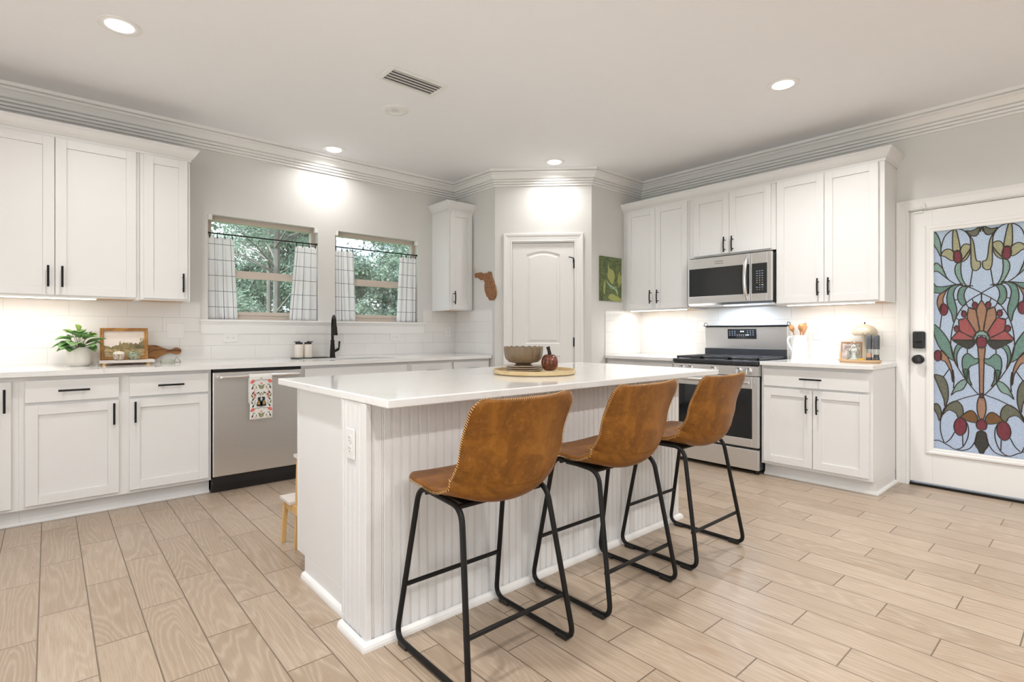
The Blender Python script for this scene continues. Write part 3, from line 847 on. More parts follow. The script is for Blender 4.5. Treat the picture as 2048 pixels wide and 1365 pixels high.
# counters
def slab(name, lab, m): return tag(m.build(name, 'quartz', bevel=.003, smooth=False), lab, 'worktop')
m = M(); CZ0, CZ1 = .884, .914; yb = YW-.009; SX0, SX1, SY0, SY1 = 1.64, 2.38, 4.24, 4.62
m.box(-1.6, 4.138, CZ0, SX0, yb, CZ1); m.box(SX1, 4.138, CZ0, 3.399, yb, CZ1); m.box(SX0, 4.138, CZ0, SX1, SY0, CZ1); m.box(SX0, SY1, CZ0, SX1, yb, CZ1)
tag(m.build('countertop', 'quartz', smooth=False), 'long white quartz worktop under the windows holding the sink', 'worktop')
slab('countertop', 'short white quartz worktop right of the range', B(4.285, 1.094, CZ0, XW-.009, 1.857, CZ1))
slab('countertop', 'white quartz worktop between the pantry wall and the range', B(4.285, 2.628, CZ0, XW-.009, 3.404, CZ1))
# sink
m = M(); t = .008
m.box(SX0-.01, SY0-.01, .68, SX1+.01, SY1+.01, .688)
for a in ((SX0-.01, SY0-.01, .68, SX0, SY1+.01, .8835), (SX1, SY0-.01, .68, SX1+.01, SY1+.01, .8835), (SX0, SY0-.01, .68, SX1, SY0, .8835), (SX0, SY1, .68, SX1, SY1+.01, .8835)): m.box(*a)
sk = thing('sink', 'steel sink bowl let into the worktop below the right window', 'sink')
m.build('bowl', 'sink_steel', sk, smooth=False)
M().lathe([(.001, 0), (.045, 0), (.045, .004), (.03, .003), (.001, .002)], (2.01, 4.43, .688), 20).build('drain', 'chrome', sk)

# wall cabinets
def wall_cab(label, loc, rotz, w_, h, depth, doors, group=None, name='wall_cabinet', bow=0, z0=1.372):
    c = thing(name, label, 'cabinet', (loc[0], loc[1], z0), rotz, group)
    m = M(); m.box(0, 0, 0, w_, .019, h); m.box(0, .019, 0, .016, depth, h); m.box(w_-.016, .019, 0, w_, depth, h)
    m.box(.016, .019, .02, w_-.016, depth, h)
    m.build('body', 'cab', c, bevel=.001, smooth=False)
    B(.0165, .0195, .005, w_-.0165, depth-.001, .0198).build('underside', 'birch', c, smooth=False)['label'] = 'bare wood underside'
    for (a, b, za, zb, hx, hz) in doors: shaker(c, a, b, za, zb, hx, hz, bow=bow)
    return c
YU = 4.466
du = YW-YU-.001
wall_cab('large white double-door wall cabinet over the potted plant', (-.42, YU), 0, .902, 1.038, du, [(.022, .4505, .013, 1.023, .419, .13), (.4535, .882, .013, 1.023, .488, .13)])
wall_cab('narrow single-door wall cabinet left of the windows', (.484, YU), 0, .307, 1.038, du, [(.022, .288, .013, 1.023, .258, .13)])
wall_cab('large white wall cabinet at the left photo edge', (-1.324, YU), 0, .902, 1.038, du, [(.022, .4505, .013, 1.023, .419, .13), (.4535, .882, .013, 1.023, .488, .13)])
wall_cab('narrow white wall cabinet between the right window and the pantry', (3.101, YU), 0, .305, 1.038, du, [(.018, .287, .013, 1.023, .048, .13)], bow=1)
XU = 4.609
dux = XW-XU-.001
wall_cab('white double-door wall cabinet left of the microwave', (XU, 3.411), -PI/2, .763, 1.038, dux, [(.052, .3945, .013, 1.023, .352, .13), (.3975, .745, .013, 1.023, .434, .13)], bow=1)
wall_cab('short white double-door cabinet directly above the microwave', (XU, 2.645), -PI/2, .783, .57, dux, [(.045, .387, .013, .555, .353, .09), (.390, .747, .013, .555, .425, .09)], bow=1, z0=1.84)
wall_cab('white double-door wall cabinet right of the microwave', (XU, 1.860), -PI/2, .757, 1.038, dux, [(.010, .3635, .013, 1.023, .326, .13), (.3665, .722, .013, 1.023, .402, .13)], bow=1)
CC = [(.0, 2.398), (.006, 2.398), (.006, 2.416), (.012, 2.420), (.030, 2.440), (.046, 2.470), (.052, 2.474), (.052, 2.488), (.0, 2.488), (-.015, 2.488), (-.015, 2.4105), (.0, 2.4105)]
def ccrown(lab, path):
    m = M(); sweep_plan(m, path, CC); return tag(m.build('cabinet_crown', 'cab', smooth=False), lab, 'cabinet moulding')
ccrown('white crown strip on top of the left wall cabinets', [(-1.324, YU-.0), (.7915, YU), (.7915, YW-.001)])
ccrown('white crown strip on top of the narrow cabinet by the pantry', [(3.1, YW-.001), (3.1, YU), (3.407, YU)])
ccrown('long white crown strip on top of the cabinets above the range', [(XU, 3.412), (XU, 1.102), (XW-.001, 1.102)])

# under-cabinet lights
def led(lab, loc, rotz, L, W_):
    c = thing('under_cabinet_light', lab, 'light', loc, rotz, None)
    B(0, 0, .006, L, .035, .022).build('housing', 'white_plastic', c, smooth=False)
    B(.005, .002, 0, L-.005, .033, .006).build('diffuser', 'led', c, smooth=False)
    area('lamp', c, (L/2, .018, -.003), L-.02, W_, (1, .97, .91), size_y=.03)
led('glowing strip light under the left wall cabinets', (-1.0, 4.52, 1.364), 0, 1.25, LED_W*2.0)
led('glowing strip light under the wall cabinet left of the microwave', (4.66, 3.36, 1.364), -PI/2, .64, LED_W*1.3)
led('glowing strip light under the wall cabinet right of the microwave', (4.66, 1.80, 1.364), -PI/2, .62, LED_W*1.3)

# ================================================================== appliances
# dishwasher
dw = thing('dishwasher', 'stainless dishwasher under the left window', 'dishwasher', (.876, 4.150, 0))
B(.004, .024, .06, .618, .60, .880).build('body', 'plastic_black', dw, smooth=False)
B(0, 0, .122, .621, .0235, .858).build('door', 'steel', dw, bevel=.004, smooth=False)
m = M(); m.box(.0, .055, 0, .621, .07, .10); m.box(0, .040, .075, .621, .0545, .112); m.build('kick_plate', 'plastic_black', dw, smooth=False, bevel=.002)
m = M(); m.tube(round_path([(.035, -.001, .826), (.035, -.048, .826), (.585, -.048, .826), (.585, -.001, .826)], .015, 4), .0125, 12)
m.build('handle', 'steel_s', dw)
# range
rg = thing('gas_range', 'stainless gas range with black grates between the counters', 'range', (4.283, 2.621, 0), -PI/2)
RW = .756
m = M(); m.box(.004, .0305, .03, RW-.004, .60, .875); m.build('body', 'plastic_black', rg, bevel=.002, smooth=False)
B(0, 0, .035, RW, .03, .198).build('drawer', 'steel', rg, bevel=.004, smooth=False)
dr = M(); z0, z1, gx_, gz_, gzt = .216, .786, .052, .283, .688
dr.box(0, 0, z0, gx_, .03, z1); dr.box(RW-gx_, 0, z0, RW, .03, z1); dr.box(gx_, 0, z0, RW-gx_, .03, gz_); dr.box(gx_, 0, gzt, RW-gx_, .03, z1)
od = dr.build('oven_door', 'steel', rg, bevel=.003, smooth=False)
B(gx_-.003, .004, gz_-.003, RW-gx_+.003, .028, gzt+.003).build('oven_window', 'oven_glass', od, smooth=False)
m = M(); m.tube([(.055, -.048, .742), (RW-.055, -.048, .742)], .0145, 14)
for x in (.10, RW-.10): m.box(x-.012, -.04, .732, x+.012, .001, .752)
m.build('handle', 'steel_s', od)
m = M(); m.prism([(.0, .792), (.0, .868), (.012, .876), (.05, .876), (.05, .792)], 'x', 0, RW); m.build('control_panel', 'steel', rg, smooth=False)
for x in (.085, .165, .378, .595, .675):
    k = M(); k.lathe([(.0001, 0), (.030, 0), (.030, .006), (.023, .009), (.021, .036), (.018, .040), (.0001, .040)], (0, 0, 0), 24)
    k.box(-.004, -.020, .036, .004, .020, .046)
    o = k.build('knob', 'chrome', rg); o.rotation_euler = (PI/2, 0, 0); o.location = (x, -.0005, .832)
m = M(); m.box(-.002, .0, .878, RW+.002, .575, .905); m.box(-.002, -.006, .892, RW+.002, .02, .912)
m.build('cooktop', 'iron', rg, bevel=.004, smooth=False)['label'] = 'black cooktop with steel lip'
for i in range(3):
    g = M(); x0 = .012+i*.246; x1 = x0+.240; zt = .936
    for y in (.035, .545): g.box(x0, y, zt-.018, x1, y+.014, zt)
    for x in (x0, x1-.014): g.box(x, .035, zt-.018, x+.014, .559, zt)
    for q in (.15, .30, .44): g.box(x0+.01, y_:=.02+q, zt-.012, x1-.01, y_+.011, zt)
    g.box((x0+x1)/2-.006, .04, zt-.012, (x0+x1)/2+.006, .55, zt)
    for x in (x0+.002, x1-.016):
        for y in (.037, .543): g.box(x, y, .905, x+.012, y+.012, zt-.01)
    g.build('grate', 'iron', rg, bevel=.002, smooth=False)
for x, y in ((.13, .16), (.13, .42), (.378, .29), (.63, .16), (.63, .42)):
    k = M(); k.lathe([(.0001, 0), (.046, 0), (.046, .006), (.032, .008), (.032, .014), (.0001, .015)], (x, y, .9055), 22); k.build('burner', 'iron', rg)
bgd = M(); bgd.prism([(.578, .905), (.562, 1.195), (.578, 1.203), (.628, 1.203), (.628, .905)], 'x', 0.0, RW)
bgd.build('back_guard', 'steel', rg, bevel=.003, smooth=False)
m = M(); m.box(.004, .552, .906, RW-.004, .5775, .995); m.build('vent_panel', 'iron', rg, smooth=False, bevel=.002)
m = M(); m.box(-.006, .545, 1.204, RW+.006, .628, 1.2105)
for x in (-.004, RW+.004):
    m.tube([(x, .548, 1.2075), (x, .56, 1.236), (x, .60, 1.236), (x, .626, 1.2075)], .0025, 6)
m.build('top_rail', 'iron', rg, smooth=False)
# display
def on_guard(x, z, dy=.001):      # point on the slanted face
    return (x, .578-(z-.905)*(.016/.29)-dy, z)
def gquad(m, x0, x1, z0, z1, dy, mi=0): m.poly([on_guard(x0, z0, dy), on_guard(x1, z0, dy), on_guard(x1, z1, dy), on_guard(x0, z1, dy)], mi)
m = M()
vs = [on_guard(.227, 1.086, .003), on_guard(.492, 1.086, .003), on_guard(.492, 1.176, .003), on_guard(.227, 1.176, .003)]
vb = [on_guard(.227, 1.086, -.001), on_guard(.492, 1.086, -.001), on_guard(.492, 1.176, -.001), on_guard(.227, 1.176, -.001)]
m.add(vs+vb, [(0, 1, 2, 3), (7, 6, 5, 4), (0, 4, 5, 1), (1, 5, 6, 2), (2, 6, 7, 3), (3, 7, 4, 0)])
dp = m.build('display', 'oven_glass', rg, smooth=False)
m = M()
def seg7(m, ch, x, z, s, mi=0):
    segs = {'0': 'abcdef', '1': 'bc', '2': 'abged', '3': 'abgcd', '4': 'fgbc', '5': 'afgcd', '6': 'afgedc', '7': 'abc', '8': 'abcdefg', '9': 'abcdfg'}[ch]
    t = s*.16
    R = {'a': (0, 2*s-t, s, 2*s), 'g': (0, s-t/2, s, s+t/2), 'd': (0, 0, s, t), 'f': (0, s, t, 2*s), 'b': (s-t, s, s, 2*s), 'e': (0, 0, t, s), 'c': (s-t, 0, s, s)}
    for k in segs: a, b, c, d = R[k]; gquad(m, x+a, x+c, z+b, z+d, .0045, mi)
rows = [[(.247, 1.155), (.272, 1.155), (.296, 1.155)], [(.247, 1.138), (.272, 1.138), (.296, 1.138)], [(.247, 1.120), (.272, 1.120), (.296, 1.120)],
        [(.415, 1.158), (.440, 1.158), (.464, 1.158)], [(.415, 1.140), (.440, 1.140), (.464, 1.140)], [(.440, 1.122), (.464, 1.122)]]
for r_ in rows:
    for x, z in r_: gquad(m, x-.006, x+.006, z-.003, z+.004, .0045, 1)
for i in range(5):
    gquad(m, .316+i*.019, .3195+i*.019, 1.117, 1.125, .0045); gquad(m, .316+i*.019, .3195+i*.019, 1.100, 1.107, .0045, 1)
gquad(m, .402, .424, 1.118, 1.125, .0045)
gquad(m, .348, .357, 1.148, 1.160, .0045); gquad(m, .357, .370, 1.152, 1.156, .0045); gquad(m, .370, .379, 1.148, 1.160, .0045)
m.build('key_marks', ['digit', 'digit_dim'], dp, smooth=False)['label'] = 'lit white and blue key marks'
for x in (.03, RW-.03):
    for y in (.04, .55): M().lathe([(.0001, 0), (.018, 0), (.018, .006), (.010, .008), (.010, .032), (.0001, .032)], (x, y, .0005), 12).build('foot', 'plastic_black', rg)

# microwave
mw = thing('microwave', 'stainless over-the-range microwave with a curved handle', 'microwave', (4.520, 2.621, 1.392), -PI/2)
MWW, MH = .759, .428
B(.002, .030, .006, MWW-.002, .398, MH-.003).build('body', 'plastic_black', mw, smooth=False, bevel=.002)
m = M(); za, zb, xa, xb = .082, .335, .018, .575
m.box(0, 0, .018, xa, .0295, MH); m.box(xb, 0, .018, .586, .0295, MH); m.box(xa, 0, .018, xb, .0295, za); m.box(xa, 0, zb, xb, .0295, MH)
md = m.build('door', 'steel', mw, bevel=.002, smooth=False)
B(xa-.002, .003, za-.002, xb+.002, .028, zb+.002).build('door_window', 'mw_glass', md, smooth=False)
m = M(); m.tube([(.556+.0*math.sin(0), -.004-.046*math.sin(PI*i/14)**.6, .035+.36*i/14) for i in range(15)], [.012]+[.0155]*13+[.012], 12, flat=.8)
m.build('handle', 'steel_s', md)
m = M(); m.box(.5885, 0, .018, .596, .0295, MH); m.box(.722, 0, .018, MWW, .0295, MH); m.box(.596, 0, .018, .722, .0295, za); m.box(.596, 0, zb, .722, .0295, MH)
cp = m.build('control_frame', 'steel', mw, bevel=.002, smooth=False)
B(.594, .002, za-.002, .724, .028, zb+.002).build('control_panel', 'mw_glass', mw, smooth=False)
m = M()
for r in range(9):
    z = .270-r*.0195
    for c, x in enumerate((.640, .662, .684)):
        if r < 3 or r in (7,): w_ = .0065
        else: w_ = .0022
        if r == 6 and c == 0: continue
        if r == 6 and c == 2: w_ = .009
        hh = .0022 if w_ > .003 else .003
        m.poly([(x-w_, .0012, z-hh), (x+w_, .0012, z-hh), (x+w_, .0012, z+hh), (x-w_, .0012, z+hh)], 0 if r in (3, 4, 5, 6) else 1)
m.build('key_marks', ['white_plastic', 'digit_dim'], mw, smooth=False)
m = M()
for i in range(10): m.box(.268+i*.0080, -.0006, .365, .2735+i*.0080, .0001, .3705)
for i in range(3): m.box(.262+.004*i, -.0005, .383+.004*i, .352-.006*i, .0001, .3845+.004*i)
m.build('logo_mark', 'slot', md, smooth=False)
m = M(); m.prism([(.0, .018), (.03, .0), (.06, -.004), (.36, -.004), (.396, .0055), (.0305, .0055)], 'x', .004, MWW-.004); m.build('underside', 'steel_s', mw, smooth=False)
B(.30, .10, -.009, .46, .16, -.0045).build('hood_lamp', 'digit', mw, smooth=False)
area('lamp', mw, (.38, .18, -.012), .25, 2.6, (.74, .85, 1), size_y=.10)

# ================================================================== kitchen island
isl = thing('kitchen_island', 'white island base with beadboard panelling and end outlet', 'kitchen island', (0, 0, 0))
IX0, IX1, IY0, IYM, IY1 = .866, 2.94, 1.765, 1.967, 2.548
m = M(); m.box(.905, IYM, .10, 2.92, IY1, .883); m.box(.905, IYM, 0, 2.92, 2.475, .10)
m.build('body', 'cab', isl, smooth=False, bevel=.0015)
m = M(); m.box(.903, IY1+.0005, .10, 2.922, IY1+.019, .883); m.build('face_frame', 'cab', isl, smooth=False, bevel=.001)
out = [(IX0, IYM), (IX0, 1.800)]
def bead_y(c): return [(IX0, c+.006), (IX0+.005, c+.004), (IX0+.0005, c), (IX0+.005, c-.004), (IX0, c-.006)]
end = [(IX0, IYM-.0005)]
for c in (1.935, 1.8965, 1.858, 1.8195): end += bead_y(c)
front = []; c = .8945
while c < IX1-.02:
    front += [(c-.006, IY0), (c-.004, IY0+.005), (c, IY0+.0005), (c+.004, IY0+.005), (c+.006, IY0)]; c += .03865
outl = end+[(IX0, IY0)]+front+[(IX1, IY0), (IX1, IYM-.0005)]
M().prism(outl, 'z', 0.0, .883).build('beadboard', 'cab', isl, smooth=False)
m = M(); m.box(IX0-.004, IY0-.004, .02, IX0+.018, IY0+.030, .883); m.build('corner_trim', 'cab', isl, smooth=False, bevel=.002)
B(IX0-.003, IYM-.012, .02, IX0+.002, IYM+.002, .883).build('seam_trim', 'cab', isl, smooth=False)
m = M(); QR = [(0, 0), (.019, 0), (.0185, .010), (.015, .020), (.008, .027), (0, .029)]
sweep_plan(m, [(.905, 2.475), (.905, IYM+.001)], QR)
sweep_plan(m, [(IX0-.004, IYM), (IX0-.004, IY0-.004), (IX1, IY0-.004), (IX1, IYM), ], QR)
m.build('shoe_moulding', 'trim', isl, smooth=False)
for i in range(4):
    x0 = .925+i*.4985; x1 = x0+.49
    d = M(); r = .057; y0_, y1_ = IY1+.0195, IY1+.038
    d.box(x0, y0_, .12, x0+r, y1_, .86); d.box(x1-r, y0_, .12, x1, y1_, .86); d.box(x0+r, y0_, .12, x1-r, y1_, .12+r); d.box(x0+r, y0_, .86-r, x1-r, y1_, .86); d.box(x0+r, y0_, .12+r, x1-r, y1_-.009, .86-r)
    dd = d.build('door', 'cab', isl, smooth=False, bevel=.0014)
    hx = x1-.03 if i % 2 == 0 else x0+.03
    h = M(); h.tube([(hx, y1_+.03, .60), (hx, y1_+.03, .74)], .006, 8)
    for z in (.63, .71): h.tube([(hx, y1_, z), (hx, y1_+.03, z)], .0045, 8)
    h.build('handle', 'black', dd)
tag(B(.862, 1.600, .884, 3.125, 2.718, .914).build('countertop', 'quartz', bevel=.004, smooth=False), 'large white quartz top of the island in the foreground', 'worktop')

def outlet(label, loc, rotz, kind='duplex', horiz=False, vertical=None):
    """wall plate; front faces local -y"""
    t = thing('wall_outlet' if kind != 'switch' else 'light_switch', label, 'outlet' if kind != 'switch' else 'switch', loc, rotz)
    w_, h = (.070, .115)
    if kind == 'switch': w_ = .116
    if horiz: w_, h = h, w_
    B(-w_/2, -.006, -h/2, w_/2, 0, h/2).build('plate', 'white_plastic', t, bevel=.003, smooth=False)
    if kind == 'switch':
        for x in (-.025, .025):
            m = M(); m.box(x-.016, -.008, -.033, x+.016, -.0062, .033); m.build('rocker', 'white_plastic', t, bevel=.001, smooth=False)
        return t
    for s in (-1, 1):
        m = M(); q = M(); c = s*.020
        pts = [(.0165*math.cos(a), .0145*math.sin(a)) for a in [2*PI*i/16 for i in range(16)]]
        pts = [(max(-.0135, min(.0135, a)), b) for a, b in pts]
        def R(a, b): return ((b+c) if horiz else a, a if horiz else (b+c))
        m.prism([R(a, b) for a, b in pts], 'y', -.0078, -.0061)
        rc = m.build('receptacle', 'white_plastic', t, smooth=False)
        for a0, b0, a1, b1 in ((-.0075, .000, -.0055, .008), (.0055, .001, .0075, .007), (-.002, -.009, .002, -.005)):
            p, r = R(a0, b0), R(a1, b1); q.box(p[0], -.0084, p[1], r[0], -.0079, r[1])
        q.build('slots', 'slot', rc, smooth=False)
    m = M(); m.lathe([(.0001, 0), (.003, 0), (.0001, .001)], (0, 0, 0), 8); o = m.build('screw', 'steel', t); o.rotation_euler = (PI/2, 0, 0); o.location = (0, -.0061, 0)
    return t
outlet('white outlet low on the beadboard end of the island', (IX0-.001, 1.885, .722), -PI/2)
yt = YW-.0082
outlet('white double rocker switch above the olive wood board', (.745, yt, 1.157), 0, 'switch')
outlet('white sideways outlet under the ledge, left of the soap bottles', (1.134, yt, 1.100), 0, horiz=True)
outlet('white sideways outlet under the ledge, right of the tap', (2.655, yt, 1.098), 0, horiz=True)
outlet('white upright outlet under the narrow cabinet by the pantry', (3.30, yt, 1.152), 0)
xt = XW-.0082
outlet('white upright outlet on the tile left of the range', (xt, 2.982, 1.145), -PI/2)
outlet('white upright outlet on the tile between jug and mushroom lamp', (xt, 1.647, 1.140), -PI/2)

# ================================================================== bar stools
def make_stool(label, loc, rz):
    t = thing('bar_stool', label, 'stool', loc, rz, None)
    prof = smooth_path([(.205, .600), (.190, .610), (.12, .606), (.02, .598), (-.07, .572), (-.145, .574), (-.203, .624), (-.220, .70), (-.230, .79), (-.244, .87), (-.257, .927)], 8)
    L = [0]
    for i in range(1, len(prof)): L.append(L[-1]+(prof[i]-prof[i-1]).length)
    tot = L[-1]
    def along(v):
        s = v*tot
        for i in range(1, len(L)):
            if L[i] >= s-1e-9:
                k = (s-L[i-1])/max(1e-9, L[i]-L[i-1]); p = prof[i-1].lerp(prof[i], k); d = (prof[i]-prof[i-1]).normalized(); return p, d
        return prof[-1], (prof[-1]-prof[-2]).normalized()
    def interp(v, tab):
        for (a, x), (b, y) in zip(tab, tab[1:]):
            if v <= b:
                k = (v-a)/(b-a); k = k*k*(3-2*k); return x+(y-x)*k
        return tab[-1][1]
    WT_ = [(0, .222), (.25, .236), (.45, .240), (.60, .236), (.8, .230), (1, .230)]
    CT = [(0, .006), (.25, .014), (.45, .068), (.58, .095), (.75, .058), (1, .020)]
    R1, R0 = .050, .080
    def S(u, v):
        """u in -1..1, v in 0..1"""
        d0 = v*tot; d1 = (1-v)*tot; w_ = interp(v, WT_)
        if d0 < R0: w_ -= R0-math.sqrt(max(0, R0*R0-(R0-d0)**2))
        if d1 < R1: w_ -= R1-math.sqrt(max(0, R1*R1-(R1-d1)**2))
        p, d = along(v)
        n = Vector((d.y, -d.x))          # (y,z) normal
        n = Vector((-n.x, -n.y)) if n.y < 0 and v < .4 else n
        c = interp(v, CT)*abs(u)**2.1
        nn = Vector((d.y, -d.x))         # pointing to the seat side: +z on the seat, +y on the back
        return Vector((u*w_-.010*max(0, v-.6)/.4, p.x+nn.x*c, p.y+nn.y*c))
    nu, nv = 26, 56
    us = [-math.cos(PI*i/nu) if False else (-1+2*i/nu) for i in range(nu+1)]
    vs_ = [.5-.5*math.cos(PI*j/nv)*1.0 for j in range(nv+1)]
    vs_ = [.85*(a)+.15*(j/nv) for j, a in enumerate(vs_)]
    vs_[0] = .0012; vs_[-1] = .9988
    P = [[S(u, v) for u in us] for v in vs_]
    def nrm(j, i):
        a = P[j][min(i+1, nu)]-P[j][max(i-1, 0)]; b = P[min(j+1, nv)][i]-P[max(j-1, 0)][i]
        return a.cross(b).normalized()
    sgn = 1 if nrm(10, nu//2).z > 0 else -1
    th = .011
    m = M(); top = []; bot = []
    N = [[nrm(j, i)*sgn for i in range(nu+1)] for j in range(nv+1)]
    for j in range(nv+1):
        for i in range(nu+1): m.v.append(tuple(P[j][i]+N[j][i]*th*.7))
    nb = (nu+1)*(nv+1)
    for j in range(nv+1):
        for i in range(nu+1):
            edge = min(i, nu-i, j, nv-j)
            k = [.7, 1.0, 1.15][min(edge, 2)]
            m.v.append(tuple(P[j][i]-N[j][i]*th*k))
    def id_(j, i, b=0): return b*nb+j*(nu+1)+i
    for j in range(nv):
        for i in range(nu):
            m.f.append((id_(j, i), id_(j, i+1), id_(j+1, i+1), id_(j+1, i))); m.f.append((id_(j, i, 1), id_(j+1, i, 1), id_(j+1, i+1, 1), id_(j, i+1, 1)))
    rim = [(0, i) for i in range(nu)]+[(j, nu) for j in range(nv)]+[(nv, i) for i in range(nu, 0, -1)]+[(j, 0) for j in range(nv, 0, -1)]
    mids = []
    for (j, i) in rim:
        # outward direction at the rim
        inn = P[min(max(j, 2), nv-2)][min(max(i, 2), nu-2)]; o = (P[j][i]-inn).normalized()
        mids.append(len(m.v)); m.v.append(tuple(P[j][i]+o*.006))
    for k in range(len(rim)):
        k2 = (k+1) % len(rim); a, b = rim[k], rim[k2]
        m.f.append((id_(*a), id_(*b), mids[k2], mids[k])); m.f.append((id_(*b, 1), id_(*a, 1), mids[k], mids[k2]))
    m.mi = [0]*len(m.f)
    sh = m.build('seat_shell', 'leather', t)
    for p in sh.data.polygons: p.use_smooth = True
    sm = sh.modifiers.new('subd', 'SUBSURF'); sm.levels = 1; sm.render_levels = 1
    # stitching round the rim, seen on the outside of the shell
    st = M(); pts = [Vector(m.v[k]) for k in mids]; n = len(pts); acc = 0; nxt = 0
    for k in range(n):
        a, b = pts[k], pts[(k+1) % n]; Lk = (b-a).length; (j, i) = rim[k]; nn_ = N[j][i]
        while nxt < acc+Lk:
            p = a.lerp(b, (nxt-acc)/max(Lk, 1e-9)); d = (b-a).normalized()
            q0 = p-nn_*.0035; q1 = p-nn_*.0115+d*.003
            inn = P[min(max(j, 2), nv-2)][min(max(i, 2), nu-2)]; o = (inn-P[j][i]).normalized()
            q1 = q1+o*.004
            st.tube([q0, q1], .0012, 4)
            nxt += .0085
        acc += Lk
    st.build('stitching', 'thread', sh, smooth=False)
    # curved seam low on the back
    sp = []
    jj = min(range(nv+1), key=lambda j: abs(vs_[j]-.60))
    for i in range(1, nu):
        j = jj+int(round(1.2*abs(us[i])**2*3)); j = min(j, nv)
        sp.append(P[j][i]-N[j][i]*(th*1.15+.0003))
    M().tube(sp, .0011, 5).build('seam', 'thread' if False else 'leather', sh)
    # frame: each side is one bent tube, plus two cross rails
    r_ = .0102
    for s in (-1, 1):
        path = [(s*.240, .14, .013), (s*.240, .212, .013), (s*.236, .207, .055), (s*.200, .110, .575), (s*.196, .075, .588), (s*.180, -.10, .574), (s*.184, -.145, .560), (s*.236, -.205, .055), (s*.240, -.212, .013), (s*.240, -.14, .013), (s*.240, .14, .013)]
        pth = round_path([(s*.240, 0, .0135), (s*.240, .222, .0135), (s*.203, .122, .588), (s*.196, -.125, .568), (s*.240, -.222, .0135), (s*.240, 0, .0135)], .055, 7)
        M().tube(pth[:-1], r_, 10, closed=True).build('leg_frame', 'black', t)
    f = M(); f.tube([(-.2287, .189, .215), (.2287, .189, .215)], .0085, 10); f.build('footrest', 'black', t)
    f = M(); f.tube([(-.2265, -.1855, .175), (.2265, -.1855, .175)], .0085, 10); f.build('rear_rail', 'black', t)
    p = M(); p.box(-.150, -.07, .550, .150, .10, .561); p.tube([(-.200, .085, .572), (.200, .085, .572)], .009, 8); p.tube([(-.190, -.09, .560), (.190, -.09, .560)], .009, 8)
    p.build('seat_bracket', 'black', t, smooth=False)
    for s in (-1, 1):
        for y in (.165, -.165):
            g = M(); g.prism([(y-.028, .0005), (y+.028, .0005), (y+.028, .018), (y-.028, .018)], 'x', s*.240-.0125, s*.240+.0125); g.build('foot_glide', 'plastic_black', t, bevel=.003, smooth=False)
    return t
st0 = make_stool('tan leather bar stool with black legs, nearest the camera', (1.216, 1.52, 0), 0)
dup(st0, (1.915, 1.522, 0), 0, 'tan leather bar stool with black legs, middle of the row')
dup(st0, (2.575, 1.522, 0), 0, 'tan leather bar stool with black legs, nearest the range')
for o in COL.objects:
    if o.name.startswith('bar_stool'): o['group'] = 'bar stools along the island'

# ================================================================== ceiling fixtures
def can(loc, label, power=CAN_W, lit=True):
    t = thing('recessed_light', label, 'ceiling light', (loc[0], loc[1], ZC), 0, 'recessed ceiling lights')
    m = M(); m.lathe([(.0001, -.001), (.062, -.001), (.064, -.004), (.090, -.006), (.097, -.004), (.098, -.0005), (.0001, -.0005)], (0, 0, 0), 40); m.build('trim_ring', 'trim', t)
    m = M(); m.lathe([(.0001, -.0105), (.05, -.0105), (.0625, -.0055), (.0625, -.0045), (.0001, -.0045)], (0, 0, 0), 32); m.build('lens', 'lens', t)
    area('lamp', t, (0, 0, -.012), .12, power, (1, .985, .965), shape='DISK', spread=2.55)
    return t
can((.285, 3.447), 'round recessed light at the upper left of the ceiling', 7.0)
can((3.638, 1.426), 'round recessed light on the right, over the range aisle')
can((1.915, 4.53), 'round recessed light close to the wall over the sink windows', 2.6)
can((3.641, 3.491), 'round recessed light in front of the pantry door', 3.2)
for i, (x, y) in enumerate([(.285, 1.43), (1.96, -.6), (3.64, -.6), (.285, -.6), (1.96, -2.6), (3.64, -2.6)]):
    can((x, y), 'round recessed light of the room behind the camera')
t = thing('ceiling_speaker', 'unlit round white ceiling can beside the air vent', 'ceiling fitting', (1.913, 3.438, ZC))
M().lathe([(.055, -.003), (.060, -.009), (.090, -.008), (.096, -.004), (.097, -.0005), (.055, -.0005)], (0, 0, 0), 40).build('trim_ring', 'trim', t)
M().lathe([(.0001, -.0035), (.030, -.003), (.056, -.0012), (.056, -.0006), (.0001, -.0006)], (0, 0, 0), 32).build('baffle', 'wall', t)
vt = thing('air_vent', 'white rectangular louvred air vent in the ceiling', 'vent', (1.787, 2.981, ZC))
m = M(); a, b = .208, .100
ring = [(-a, -b), (a, -b), (a, b), (-a, b)]
m.box(-a, -b, -.008, -a+.030, b, -.0005); m.box(a-.030, -b, -.008, a, b, -.0005); m.box(-a+.03, -b, -.008, a-.03, -b+.022, -.0005); m.box(-a+.03, b-.022, -.008, a-.03, b, -.0005)
m.build('frame', 'trim', vt, bevel=.003, smooth=False)
B(-a+.03, -b+.022, -.0015, a-.03, b-.022, -.0005).build('duct_shade', 'slot', vt, smooth=False)  # dark sheet painted in place of the shade inside the duct
for i in range(5):
    y = -b+.034+i*.033
    m = M(); m.box(-a+.031, y, -.0095, a-.031, y+.0016, -.0017)
    m.build('slat', 'trim', vt, smooth=False)

